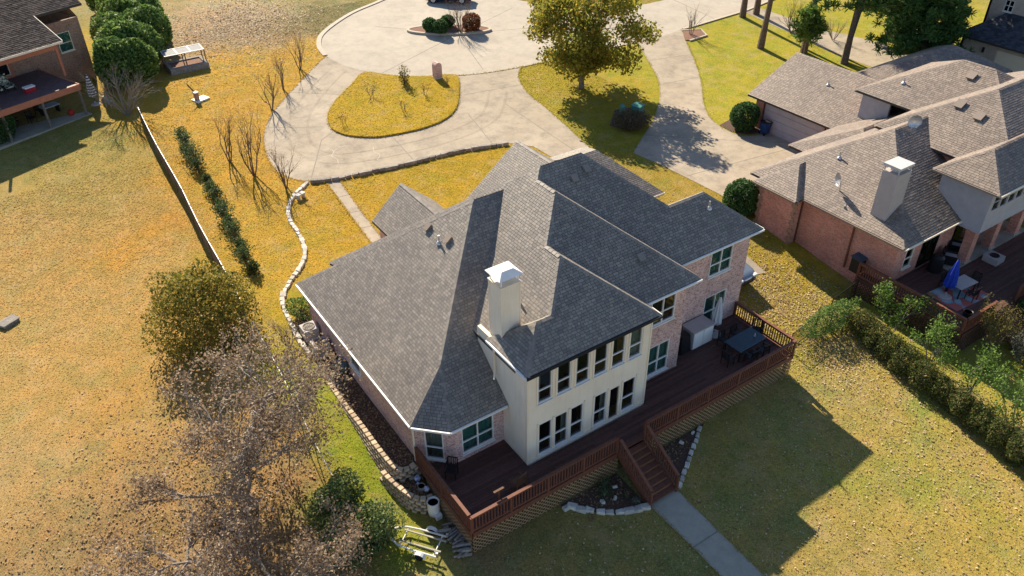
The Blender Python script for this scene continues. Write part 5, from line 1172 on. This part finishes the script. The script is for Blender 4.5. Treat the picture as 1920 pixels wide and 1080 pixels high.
wx, wy = 14.0, 68.2; t = empty('well_head', (wx, wy, gz(wx, wy)), .35, 'white concrete slab with a dark pump post on the golden lawn', 'well'); mb = MB(); mb.box(-.55, .65, -.45, .45, -.1, .12); mb.build('slab', MT['white'], t)
mb = MB(); mb.box(-.45, -.15, -.2, .12, .12, .75); mb.build('pump', MT['tanbrick'], t); mb = MB(); mb.box(-.48, -.12, -.23, .15, .75, .82); mb.build('cap', MT['white'], t); mb = MB(); mb.tube([(-.3, .15, .8), (-.5, .6, 1.4)], .05, 6); mb.build('pipe', MT['black'], t)
t = empty('stone_bench', (15.0, 48.8, gz(15, 48.8)), .4, 'small white stone bench beside the winding stone edging', 'bench'); mb = MB(); mb.box(-.35, .35, -.18, .18, .3, .4); mb.build('seat', MT['stone'], t)
for s_ in (-1, 1): mb = MB(); mb.box(s_*.22-.06, s_*.22+.06, -.14, .14, -.05, .3); mb.build('leg', MT['stone'], t)
MT['green'] = mat('utility_green', (.06,.22,.18), (.08,.27,.22), 3, .5); MT['blue'] = mat('bin_blue', (.015,.05,.16), (.02,.065,.2), 3, .5)
for x, y, w_, h, lb in ((43.7,46.3,.45,.85,'wide green utility cabinet beside the dry shrub'),(42.3,46.6,.2,1.0,'narrow green utility pedestal left of the wide green cabinet')):
    t = empty('utility_box', (x, y, gz(x, y)), .3, lb, 'utility box'); mb = MB(); mb.box(-w_, w_, -w_*.8, w_*.8, 0, h*.85); mb.build('cabinet', MT['green'], t); mb = MB(); mb.slab([(-w_*1.05, -w_*.9, h*.86), (w_*1.05, -w_*.9, h*.86), (w_*1.05, w_*.9, h), (-w_*1.05, w_*.9, h)], .04); mb.build('lid', MT['green'], t)
def bin_(x, y, label, m, rz=0):
    t = empty('wheelie_bin', (x, y, gz(x, y)+.03), rz, label, 'bin'); mb = MB(); a, b = .25, .33
    q = [(-a, -a), (a, -a), (a, a), (-a, a)]; r = [(-b, -b), (b, -b), (b, b), (-b, b)]
    mb.poly([(x_, y_, .1) for x_, y_ in q][::-1]); mb.poly([(x_, y_, 1.0) for x_, y_ in r])
    for i in range(4): mb.poly([(*q[i], .1), (*q[(i+1) % 4], .1), (*r[(i+1) % 4], 1.0), (*r[i], 1.0)])
    mb.build('tub', m, t); mb = MB(); mb.slab([(-.36, -.38, 1.04), (.36, -.38, 1.04), (.36, .38, 1.12), (-.36, .38, 1.12)], .05); mb.build('lid', MT['black'], t)
    for s_ in (-.26, .26): mb = MB(); mb.tube([(s_-.04, .3, .12), (s_+.04, .3, .12)], .12, 10); mb.build('wheel', MT['tire'], t)
bin_(49.4, 37.6, 'blue wheeled bin in front of the garage door', MT['blue'], 1.5)
# trailer
def trailer(x, y, rz, sc):
    t = empty('boat_trailer', (x, y, gz(x, y)), rz, 'white boat trailer frame parked on the grass by the deck corner', 'trailer'); W = MT['white']
    mb = MB(); mb.tube([(2.2,0,.5),(1.9,.05,.5),(1.5,.42,.5),(.9,.72,.48),(0,.8,.48),(-1.9,.82,.48)], .065, 7); mb.tube([(2.2,0,.5),(1.9,-.05,.5),(1.5,-.42,.5),(.9,-.72,.48),(0,-.8,.48),(-1.9,-.82,.48)], .065, 7); mb.tube([(2.15,0,.5),(2.55,0,.5)], .06, 7)
    for X in (.75, -1.6): mb.tube([(X,-.78,.46),(X,-.35,.38),(X,.35,.38),(X,.78,.46)], .045, 6)
    mb.build('frame', W, t)
    for s_ in (-.42, .42): mb = MB(); mb.box(-2.0, .9, s_-.05, s_+.05, .52, .6); mb.build('bunk', mat('bunk_board', (.34,.33,.27), (.42,.4,.33), 5, .8), t)
    for s_ in (-1, 1):
        w_ = MB(); n = 16; R1 = lambda r, d: [(-.75+r*math.cos(6.2832*k/n), s_*(1.02+d), .28+r*math.sin(6.2832*k/n)) for k in range(n)]
        A, B_, C_ = R1(.28, -.09), R1(.28, .09), R1(.15, .1)
        for P, Q in ((A, B_), (B_, C_)):
            for k in range(n): w_.poly([P[k], P[(k+1) % n], Q[(k+1) % n], Q[k]])
        w_.poly(A); w_.poly(C_); w_.build('wheel', MT['tire'], t)
        f_ = MB(); prev = None
        for k in range(9):
            a = math.pi*k/8; c = (-.75+.42*math.cos(a), .3+.36*math.sin(a)); 
            if prev: f_.slab([(prev[0], s_*.9, prev[1]), (c[0], s_*.9, c[1]), (c[0], s_*1.16, c[1]), (prev[0], s_*1.16, prev[1])], .02)
            prev = c
        f_.build('fender', W, t)
        mb = MB(); mb.box(-2.0, -1.86, s_*.82-.06, s_*.82+.06, .5, .95 if s_ > 0 else .8); mb.build('guide_post', MT['metal'], t)
    mb = MB(); mb.tube([(2.35,0,.1),(2.35,0,.75)], .035, 6); mb.build('jack', MT['metal'], t); t.scale = (sc,)*3
trailer(8.3, 20.15, math.radians(127), .66)
t = empty('firewood_pile', (9.75, 19.25, gz(9.75, 19.25)), 0, 'pile of weathered split logs stacked against the deck lattice', 'firewood')
MT['log'] = mat('weathered_log', (.2,.17,.15), (.36,.32,.28), 7, .9, .01, 20, island=(.7, 1.2), objrand=True)
for i in range(34):
    mb = MB(); L_ = rnd.uniform(.4, .62); k = i % 12; lay = i//12; r = rnd.uniform(.05, .08); n = 5
    mb.tube([(-L_/2, 0, 0), (L_/2, 0, 0)], r, n); o = mb.build('log', MT['log'], t); o.location = (rnd.uniform(-.22, .22), -.85+k*.155+rnd.uniform(-.03, .03), .08+lay*.13+rnd.uniform(0, .03)); o.rotation_euler = (rnd.uniform(0, 3), rnd.uniform(-.12, .12), rnd.uniform(-.5, .5))
def pot(name, x, y, z, r, h, m, label, cat='planter'):
    t = empty(name, (x, y, z), 0, label, cat); mb = MB(); mb.lathe([(r*.86, 0), (r, h*.2), (r, h*.95), (r*1.05, h), (r*.9, h), (r*.88, h*.9)], n=18); mb.build('pot', MT[m], t, True); mb = MB(); mb.lathe([(r*.87, h*.86), (r*.86, h*.9)], n=16); mb.build('soil', MT['mulch'], t); return t
pl = pot('tall_planter', 9.72, 21.0, gz(9.72, 21.0)+.02, .27, .85, 'white', 'tall white cylinder planter at the end of the lower retaining wall')
mb = MB(); mb.box(-.1, .18, -.42, -.24, .0, .28); mb.build('spout_box', MT['white'], pl)
pot('flower_pot', 9.72, 22.05, -.62, .17, .28, 'gstone', 'small dark flower pot in the lower bed beside the deck', 'pot')
MT['ball'] = mat('blue_white_glaze', (.04,.1,.4), (.75,.78,.8), 9, .25, spec=.6)
for i, (x, y, r) in enumerate(((9.82,22.6,.16),(9.87,21.85,.14),(9.72,22.35,.09))):
    t = MB(); t.lathe([(.01, -r)]+[(r*math.sin(a), -r*math.cos(a)) for a in [math.pi*k/10 for k in range(1, 10)]]+[(.01, r)], n=16); o = t.build('gazing_ball', MT['ball'], None, True); o.location = (x, y, -.6+r); tag(o, ['large blue and white glazed ball in the lower bed', 'blue and white glazed ball nearest the white planter', 'smallest blue glazed ball in the lower bed'][i], 'garden ball')
def ac(x, y, label):
    t = empty('air_conditioner', (x, y, -.1), 0, label, 'air conditioner'); mb = MB(); mb.box(-.4, .4, -.4, .4, .08, .82); mb.build('cabinet', MT['greyside'], t); mb = MB(); mb.box(-.5, .5, -.5, .5, -.05, .08); mb.build('pad', MT['kerb'], t); mb = MB()
    mb.lathe([(.33, .825), (.33, .86), (.29, .86), (.29, .83)], n=18)
    for k in range(8): mb.bar((0, 0, .85), (.32*math.cos(k*.785), .32*math.sin(k*.785), .85), .012, .012)
    mb.build('fan_grille', MT['gstone'], t, kind='stuff')
ac(9.65, 34.3, 'pale air conditioner unit farther along the side bed'); ac(9.6, 32.7, 'pale air conditioner unit nearer the grey barrel')
t = empty('barrel', (9.75, 30.9, -.12), 0, 'grey green plastic barrel lying in the side bed', 'barrel'); mb = MB(); mb.lathe([(.25, 0), (.31, .2), (.33, .45), (.31, .7), (.25, .9)], n=16); b_ = mb.build('drum', mat('barrel_plastic', (.08,.11,.12), (.1,.14,.15), 3, .5), t, True); b_.rotation_euler = (1.35, 0, .4); b_.location = (0, .3, .33)
o = link('rock', GST[1]); o.location = (-3.8, 45, gz(0, 45)+.08); o.scale = (2.0, 2.4, .8); o.rotation_euler.z = .5; tag(o, 'flat grey rock lying alone in the tan field at the left edge', 'rock')
# ------------------------------------------------------------------ furniture
def chair(name, label, x, y, z, rz, m, group=None, cat='chair', slats=6, w_=.5, h=.9):
    t = empty(name, (x, y, z), rz, label, cat, group)
    for sx in (-1, 1):
        for sy in (-1, 1): mb = MB(); mb.box(sx*w_*.46-.02, sx*w_*.46+.02, sy*.22-.02, sy*.22+.02, 0, .44 if sy < 0 else h); mb.build('leg', m, t)
        mb = MB(); mb.box(sx*w_*.48-.03, sx*w_*.48+.03, -.24, .24, .64, .67); mb.build('armrest', m, t)
    mb = MB(); mb.box(-w_*.46, w_*.46, -.24, .24, .42, .45); mb.build('seat', m, t); mb = MB()
    for k in range(slats): X = -w_*.4+w_*.8*k/(slats-1); mb.bar((X, .21, .46), (X, .28, h), .035 if slats > 5 else .06, .015, up=(0, 1, 0))
    mb.bar((-w_*.46, .28, h), (w_*.46, .28, h), .03, .05); mb.build('backrest', m, t, kind='stuff'); return t
MT['slate'] = mat('blue_slate_metal', (.03,.06,.085), (.045,.08,.11), 3, .4); MT['brownwood'] = mat('brown_wood', (.1,.05,.03), (.16,.085,.05), 6, .7)
t = empty('dining_table', (28.05, 20.1, 0), .03, 'long dark blue slatted metal table on the deck', 'table')
for k in range(22): mb = MB(); X = -.98+k*.0933; mb.box(X-.036, X+.036, -.5, .5, .7, .73); mb.build('slat', MT['slate'], t)
mb = MB(); mb.box(-1.03, 1.03, -.55, -.502, .68, .735); mb.box(-1.03, 1.03, .502, .55, .68, .735); mb.build('table_edge', MT['slate'], t, kind='stuff')
for sx in (-.95, .95):
    for sy in (-.48, .48): mb = MB(); mb.box(sx-.03, sx+.03, sy-.03, sy+.03, 0, .68); mb.build('leg', MT['black'], t)
o = MB(); o.lathe([(.05, .74), (.06, .8), (.04, .9), (.02, .97)], n=12); tag(o.build('table_jug', MT['metal']), 'small pale metal jug on the blue slatted table', 'jug').location = (28.6, 20.0, 0)
for i, (x, y, r, lb) in enumerate(((26.55,19.85,math.pi/2,'black metal chair at the near left end of the blue table'),(27.4,20.95,0,'black metal chair on the house side of the blue table, left one'),(28.3,20.95,0,'black metal chair on the house side of the blue table, right one'),(27.6,19.25,math.pi,'black metal chair tucked on the rail side of the blue table, left one'),(28.5,19.25,math.pi,'black metal chair tucked on the rail side of the blue table, right one'),(29.5,20.6,-.9,'black metal chair by the right deck rail'))):
    chair('deck_chair', lb, x, y, 0, r, MT['black'], 'black chairs round the blue table')
chair('rocking_chair', 'brown slatted wooden chair facing the house near the sunroom corner', 13.0, 19.25, 0, math.pi+.2, MT['brownwood'], None, 'chair', 5, .58, 1.05); chair('small_chair', 'low dark chair against the bay wall of the house', 11.0, 21.5, 0, -.8, MT['black'], None)
o = MB(); o.box(-.03, .03, -.03, .03, .0, 1.25); o.box(-.25, .25, -.05, .05, 1.22, 1.27); tag(o.build('feeder_stand', MT['brownwood']), 'thin brown stand with a crossbar at the deck rail near the corner', 'stand').location = (11.7, 18.75, 0)
t = empty('storage_cabinet', (26.5, 22.05, 0), 0, 'pale grey outdoor cabinet with stone-coloured top against the brick wall', 'cabinet'); mb = MB(); mb.box(-.72, .72, -.42, .42, .03, 1.15); mb.build('body', MT['greyside'], t); mb = MB(); mb.box(-.76, .76, -.46, .46, 1.15, 1.2); mb.build('top', MT['stucco'], t)
for s_ in (-.36, .36): mb = MB(); mb.box(s_-.34, s_+.34, -.445, -.425, .08, 1.1); mb.build('door', MT['white'], t)
t = empty('grill', (25.35, 21.95, 0), 0, 'black covered grill between the cabinet and the house corner', 'grill'); mb = MB(); q = [(-.35,-.3),(.35,-.3),(.35,.3),(-.35,.3)]; r = [(-.28,-.2),(.28,-.2),(.28,.24),(-.28,.24)]
mb.poly([(*p, .02) for p in q][::-1]); mb.poly([(*p, 1.1) for p in r]); [mb.poly([(*q[i], .02), (*q[(i+1) % 4], .02), (*r[(i+1) % 4], 1.1), (*r[i], 1.1)]) for i in range(4)]; mb.build('cover', MT['black'], t)
def umbrella(name, label, x, y, z, h, m, r, lean=0, base=True, rz=0):
    t = empty(name, (x, y, z), rz, label, 'umbrella'); mb = MB(); n = 16; pr_ = [(.04, h), (.09, h-.15), (r*.8, h*.62), (r, h*.34), (r*.85, h*.3), (.03, h*.33)]
    b = len(mb.v)
    for j, (rr, zz) in enumerate(pr_):
        for k in range(n): a = 6.2832*k/n; q = rr*(1+.22*(1 if k % 2 else -1)*(j in (2, 3, 4))); mb.v.append((q*math.cos(a)+lean*zz, q*math.sin(a), zz))
    for j in range(len(pr_)-1):
        for k in range(n): mb.f.append((b+j*n+k, b+(j+1)*n+k, b+(j+1)*n+(k+1) % n, b+j*n+(k+1) % n)); mb.mi.append(0)
    mb.build('canopy', m, t); mb = MB(); mb.tube([(0, 0, 0), (lean*h, 0, h+.05)], .025, 8); mb.build('pole', MT['black'], t)
    if base: mb = MB(); mb.lathe([(.38, 0), (.38, .06), (.3, .12), (.06, .16), (.05, .35)], n=18); mb.build('base', MT['stucco'], t)
MT['greycloth'] = mat('pale_grey_cloth', (.45,.48,.52), (.58,.6,.63), 5, .9); MT['bluecloth'] = mat('royal_blue_cloth', (.01,.035,.32), (.02,.06,.42), 5, .8)
umbrella('patio_umbrella', 'closed pale grey patio umbrella on a round base by the brick wall', 27.75, 21.95, 0, 2.5, MT['greycloth'], .24, .02)
# neighbour deck furniture
rug = MB(); rug.box(-1.5, 1.5, -1.0, 1.0, .004, .012); rm, t_, bs_ = nodes_of('rug_print'); g_ = N(t_, 'ShaderNodeTexCoord'); vo = N(t_, 'ShaderNodeTexVoronoi'); vo.inputs['Scale'].default_value = 1.7; t_.links.new(g_.outputs['Object'], vo.inputs['Vector'])
c_ = mixc(t_, vo.outputs['Distance'], (.5,.55,.55), (.04,.2,.3)); c_ = mixc(t_, ramp(t_, vo.outputs['Color'], [(.4, (0, 0, 0)), (.5, (1, 1, 1))]), c_, (.45,.12,.1)); t_.links.new(c_, bs_.inputs['Base Color']); bs_.inputs['Roughness'].default_value = .95
o = tag(rug.build('outdoor_rug', rm), 'patterned teal and coral rug on the neighbour deck', 'rug'); o.location = (41.9, 16.5, 0); o.rotation_euler.z = -.08
t = empty('patio_table', (42.1, 16.6, .012), -.08, 'dark patio table with pale edge on the patterned rug', 'table'); mb = MB(); mb.box(-.75, .75, -.45, .45, .69, .73); mb.build('top', MT['stucco'], t)
for sx in (-.68, .68):
    for sy in (-.38, .38): mb = MB(); mb.box(sx-.03, sx+.03, sy-.03, sy+.03, 0, .69); mb.build('leg', MT['black'], t)
for x, y, r, lb in ((41.8,17.35,0,'black chair behind the rug table, left'),(42.5,17.35,0,'black chair behind the rug table, right'),(43.2,16.5,-1.6,'black chair at the right end of the rug table'),(42.0,15.85,math.pi,'black chair in front of the rug table')): chair('patio_chair', lb, x, y, .012, r, MT['black'], 'chairs round the rug table')
umbrella('patio_umbrella', 'closed royal blue patio umbrella beside the rug table', 41.0, 16.8, .012, 2.45, MT['bluecloth'], .3, .1, True, .3)
for x, y, lb in ((44.4,18.75,'dark cushioned armchair under the neighbour porch, left'),(45.8,19.2,'dark cushioned armchair under the neighbour porch, right')):
    t = empty('armchair', (x, y, .04), .5, lb, 'armchair', 'porch armchairs'); mb = MB(); mb.box(-.42, .42, -.4, .4, .05, .38); mb.box(-.42, -.3, -.4, .4, .38, .6); mb.box(.3, .42, -.4, .4, .38, .6); mb.box(-.42, .42, .3, .42, .38, .85); mb.build('frame', MT['black'], t, kind='stuff'); mb = MB(); mb.box(-.28, .28, -.38, .28, .385, .5); mb.build('cushion', MT['greyside'], t)
t = empty('covered_grill', (43.0, 18.75, 0), 0, 'black covered grill beside the neighbour back wall', 'grill'); mb = MB(); mb.lathe([(.42, .02), (.4, .5), (.38, .95), (.25, 1.1)], n=14); mb.build('cover', MT['black'], t)
t = empty('fire_pit', (46.8, 17.3, .0), 0, 'square dark fire pit with pale rim beyond the porch column', 'fire pit'); mb = MB(); mb.box(-.45, .45, -.45, .45, 0, .4); mb.build('body', MT['stucco'], t); mb = MB(); mb.lathe([(.28, .401), (.28, .43), (.22, .43), (.2, .405)], n=14); mb.build('bowl', MT['black'], t)
pot('deck_pot', 40.2, 15.0, .0, .25, .45, 'black', 'black pot at the corner of the neighbour deck', 'pot')
t = empty('wall_cabinet', (39.15, 21.4, .0), 0, 'small dark cabinet against the red brick wall at the deck end', 'cabinet'); mb = MB(); mb.box(-.3, .3, -.3, .3, 0, .9); mb.build('body', MT['black'], t); mb = MB(); mb.slab([(-.36,-.36,.92),(.36,-.36,.92),(.36,.36,1.02),(-.36,.36,1.02)], .04); mb.build('lid', MT['slate'], t)
# tan brick house: balcony and patio things, in that house's rotated frame
def lnp(s_, t_, z): c, s2 = math.cos(LNa), math.sin(LNa); return (5.5+s_*c-t_*s2, 70.2+s_*s2+t_*c, 1.2+z)
t = empty('cooler', lnp(-2.9, 1.8, 2.56), LNa, 'red cooler box with white lid on the balcony', 'cooler'); mb = MB(); mb.box(-.38, .38, -.22, .22, 0, .36); mb.build('box', mat('cooler_red', (.4,.02,.03), rough=.4), t); mb = MB(); mb.box(-.4, .4, -.24, .24, .36, .46); mb.build('lid', MT['white'], t)
MT['leafcloth'] = mat('leaf_print_cloth', (.02,.025,.02), (.45,.45,.36), 6, .9, stops=[(.48, (.02,.03,.02)), (.54, (.45,.46,.36))])
for i, s_ in enumerate((-3.6, -4.6)):
    t = empty('lounge_chair', lnp(s_, 3.6, 2.56), LNa, ['leaf print lounge chair on the balcony nearer the cooler', 'leaf print lounge chair on the balcony nearer the sliding door'][i], 'chair', 'balcony lounge chairs'); mb = MB(); mb.obox((0, 0, .4), (1, 0, 0), (0, 1, .1), (0, -.1, 1), .36, .5, .07); mb.obox((0, .6, .7), (1, 0, 0), (0, .4, 1), (0, -1, .4), .36, .4, .06); mb.build('cushion', MT['leafcloth'], t, kind='stuff')
    for sx in (-.3, .3):
        for sy in (-.4, .4): mb = MB(); mb.box(sx-.03, sx+.03, sy-.03, sy+.03, 0, .36); mb.build('leg', MT['black'], t)
for i, (s_, t2, r) in enumerate(((-3.4,2.2,.5),(-4.6,2.6,1.2),(-2.2,3.2,2.4),(-6.6,1.4,.2))): chair('patio_chair', ['dark chair in the middle of the patio under the balcony', 'dark chair left of the middle post under the balcony', 'dark chair deep under the balcony', 'tan chair at the left end of the patio'][i], *lnp(s_, t2, .06), r, MT['black'] if i < 3 else MT['brownwood'], 'chairs under the balcony')
t = empty('patio_table', lnp(-1.6, 2.6, .06), LNa, 'pale covered table under the right end of the balcony', 'table'); mb = MB(); mb.slab([(-.7,-.45,.75),(.7,-.45,.75),(.7,.45,.75),(-.7,.45,.75)], .05); mb.build('top', MT['greycloth'], t)
for sx in (-.6, .6): mb = MB(); mb.box(sx-.04, sx+.04, -.3, .3, 0, .7); mb.build('leg', MT['black'], t)
o = MB(); o.lathe([(.18, 0), (.24, .15), (.22, .4), (.1, .46)], n=12); o = tag(o.build('red_pot', mat('pot_red', (.4,.03,.02), rough=.5)), 'round red pot on the patio by the balcony post', 'pot'); o.location = lnp(-.8, 1.0, .06)
ms, t_, bs_ = nodes_of('navy_white_stripe'); g_ = N(t_, 'ShaderNodeNewGeometry'); sx_ = N(t_, 'ShaderNodeSeparateXYZ'); t_.links.new(g_.outputs['Position'], sx_.inputs[0]); fr_n = math_(t_, 'FRACT', math_(t_, 'MULTIPLY', sx_.outputs[2], 4.5)); t_.links.new(ramp(t_, fr_n, [(.48, (.03,.04,.08)), (.52, (.7,.7,.7))]), bs_.inputs['Base Color'])
umbrella('patio_umbrella', 'closed navy and white striped umbrella beside the balcony', 6.45, 71.8, gz(6.4, 71.8), 2.6, ms, .3)
chair('garden_chair', 'small pale chair in the shade beside the striped umbrella', 7.4, 70.9, gz(7.4, 70.9), .8, MT['metal'], None)
# ------------------------------------------------------------------ turf blades and fallen leaves
def in_poly(x, y, poly):
    c = np.zeros(len(x), bool); n = len(poly); j = n-1
    for i in range(n):
        xi, yi = poly[i]; xj, yj = poly[j]
        if yi != yj: c ^= ((yi > y) != (yj > y)) & (x < (xj-xi)*(y-yi)/(yj-yi)+xi)
        j = i
    return c
def gz_np(x, y):
    s_ = lambda t: np.clip(t, 0, 1)**2*(3-2*np.clip(t, 0, 1))
    return -1.3*s_((32-y)/13.)+2.2*s_((y-38)/60.)-np.where(y < 19, .04*(19-y), 0)
BLOCK = [street_left+low_r+circle_low[::-1], u_out+u_right+cl2[::-1], d2L+[(38.9,39.5),(39.06,38.33),(39.27,34.15),(39.38,31.2),(44,31.2),(49.9,31.2)]+d2R[::-1],
 [(17.35,49.9),(18.3,49.6),(17.75,45),(17.34,40.2),(16.5,40.2),(16.9,45)], [(17.95,16.1),(18.0,3),(19.55,3),(19.6,16.1)], [(10.1,18.3),(30,18.3),(30.3,31),(32.2,39),(10.2,39),(10.1,30)], [(9,31.7),(9,23),(8.8,22),(10.2,21),(10.4,36),(9,34)],
 [(38.6,14.2),(66,14.2),(66,30),(49,30),(49,40),(59,40),(59,29),(38.6,29)], [(31.2,25.6),(35.5,25.0),(35.9,31.2),(31.2,31.2)], [(14.6,18.4),(15.3,17.5),(17.9,16.0),(18,18.4)], [(19.5,18.4),(19.6,16.1),(23.6,18.4)], [(13.3,74.3),(16.9,74.3),(16.9,77),(13.3,77)], [(-9,66),(5.6,70),(8.5,77),(5,90),(-14,85)], [(33.3,40.8),(36.04,41.2),(38,52),(30,50)][:0]]
def free(x, y):
    ok = np.ones(len(x), bool)
    for p in BLOCK:
        if p: ok &= ~in_poly(x, y, p)
    return ok
def scatter(n, x0, x1, y0, y1):
    x = x0+(x1-x0)*nrs.rand(n); y = y0+(y1-y0)*nrs.rand(n); k = free(x, y); return x[k], y[k]
def seen(x, y):                                            # keep to the stretch of land the photograph covers
    return (x > -.62*y*.35-6) & (y > 4)
bl = []; 
for n, a in ((300000, (-16, 46, 5, 60)), (70000, (0, 75, 60, 84))):
    x, y = scatter(n, *a); bl.append(np.c_[x, y])
isl_x, isl_y = 21+14*nrs.rand(9000), 53+13.5*nrs.rand(9000); k = in_poly(isl_x, isl_y, isl); ib = np.c_[isl_x[k], isl_y[k]]
def blades(name, XY, dz, kcol=None):
    n = len(XY); z = gz_np(XY[:, 0], XY[:, 1])+dz; P = np.c_[XY, z]; far = np.clip(XY[:, 1]/40, .6, 2)
    Nn = rvec(n)*.28+np.array([0, 0, 1]); Nn /= np.linalg.norm(Nn, axis=1)[:, None]; T = np.cross(Nn, rvec(n)); T /= np.linalg.norm(T, axis=1)[:, None]; B = np.cross(Nn, T)
    sz = ((.02+.03*nrs.rand(n))*np.clip(far, .8, 1.8))[:, None]; P[:, 2] += .035
    co = np.empty((n, 3, 3)); co[:, 0] = P-T*sz-B*sz*.4; co[:, 1] = P+T*sz-B*sz*.4; co[:, 2] = P+B*sz*.7
    me = raw_mesh(name, co.reshape(-1, 3), 3, MT['blade']); c = zone_col(XY[:, 0], XY[:, 1])*(.8+.45*nrs.rand(n))[:, None] if kcol is None else np.array([kcol])*(.7+.75*nrs.rand(n))[:, None]
    at = me.color_attributes.new('Col', 'FLOAT_COLOR', 'POINT'); at.data.foreach_set('color', np.c_[np.repeat(c, 3, 0), np.ones(n*3)].astype(np.float32).ravel())
    return link(name, me, kind='stuff')
m_, t_, bs_ = nodes_of('turf_blade'); vc = N(t_, 'ShaderNodeVertexColor'); vc.layer_name = 'Col'; t_.links.new(vc.outputs[0], bs_.inputs['Base Color']); bs_.inputs['Roughness'].default_value = .9; bs_.inputs['Specular IOR Level'].default_value = .1; MT['blade'] = m_
o = blades('lawn_grass', np.concatenate(bl), 0); tag(o, 'short winter turf covering the lawns and the field', 'grass')
o = blades('island_grass', ib, .15, (.36,.245,.02)); tag(o, 'short golden turf on the driveway lawn island', 'grass')
LM['litter'] = leaf_mat('fallen_leaf', [(.14,.08,.035),(.28,.18,.09),(.42,.31,.19),(.5,.4,.28)], trans=.05)
LM['litter2'] = leaf_mat('brown_fallen_leaf', [(.14,.08,.04),(.25,.15,.08),(.36,.24,.14)], trans=.05)
def litter(name, label, spots, m, size):
    P = []
    for n, cx, cy, sx, sy in spots: P.append(np.c_[nrs.normal(cx, sx, n), nrs.normal(cy, sy, n)])
    P = np.concatenate(P)
    if name == 'field_leaves': P = P[(P[:, 0] < 6.4) | (nrs.rand(len(P)) < .06)]
    P = P[free(P[:, 0], P[:, 1])]; P = np.c_[P, gz_np(P[:, 0], P[:, 1])+.03+.03*nrs.rand(len(P))]
    o = link(name, leaf_quads(name, P, size, LM[m], 2.2, .7), kind='stuff'); tag(o, label, 'leaves')
litter('fallen_leaves', 'pale fallen leaves scattered over the right side and rear lawns', [(5200,34.2,23,2.4,2.6),(2600,33.5,18.5,2.4,2),(3600,28,12,7,5),(1800,33,9,3,4),(700,14,15,4,2.5),(700,36,30,2,3),(900,37.5,14,1.2,5),(500,60,45,6,5)], 'litter', .095)
litter('field_leaves', 'brown fallen leaves under the oaks in the left field', [(3500,0,24,5,4.5),(2200,2.5,28,3,4),(1500,1,18,4,3),(120,7.8,29,.7,4)], 'litter2', .11)
litter('weed_patch', 'dry weeds and straw on the bare ground beside the street', [(6000,20,83,4.5,4.5),(3500,25,86,3,4)], 'litter', .15)
# turf creeping over the concrete edges
def edge_blades(name, lines, label, col=None, dz=.03, per=30, sd=.07):
    P = []
    for ln in lines:
        A = np.array([p[:2] for p in ln], float)
        for a, b in zip(A[:-1], A[1:]):
            n = int(np.linalg.norm(b-a)*per*(.6+.8*nrs.rand()))
            if n: t = nrs.rand(n)[:, None]; P.append(a+(b-a)*t+nrs.normal(scale=sd, size=(n, 2)))
    o = blades(name, np.concatenate(P), dz, col); tag(o, label, 'grass')
edge_blades('edge_grass', [u_out, u_right[3:], d2L, d2R, circle_low[12:]], 'turf creeping over the edges of the driveways and street')
edge_blades('island_edge_grass', [isl+isl[:1]], 'golden turf fringe around the driveway lawn island', (.33,.23,.02), .12)
edge_blades('walk_edge_grass', [[(17.95,16.1),(18.05,13),(18.0,9),(17.9,5)], [(19.6,16.1),(19.55,13),(19.55,9),(19.5,5)], [(17.35,49.9),(16.9,45),(16.5,40.2)], [(18.3,49.6),(17.75,45),(17.34,40.2)]], 'turf fringe along the front and rear walks', None, .03, 60, .05)
# leaves caught in the mulch beds
bx = []
for n, x0, x1, y0, y1, z in ((1500, 9.15, 10.15, 23.3, 33, -.06), (260, 9.0, 9.95, 21.7, 23, -.58), (260, 15.2, 17.8, 16.9, 18.3, None), (160, 19.8, 22, 17.3, 18.3, None), (160, 38, 42.5, 69.6, 72.2, None)):
    x = x0+(x1-x0)*nrs.rand(n); y = y0+(y1-y0)*nrs.rand(n); zz = gz_np(x, y)+(.06 if n != 160 or x0 < 30 else .24) if z is None else np.maximum(z, gz_np(x, y)+.05)
    bx.append(np.c_[x, y, zz])
o = link('bed_leaves', leaf_quads('bed_leaves', np.concatenate(bx), .1, LM['litter2'], 2.2, .7), kind='stuff'); tag(o, 'brown leaves lying in the mulch beds round the house', 'leaves')
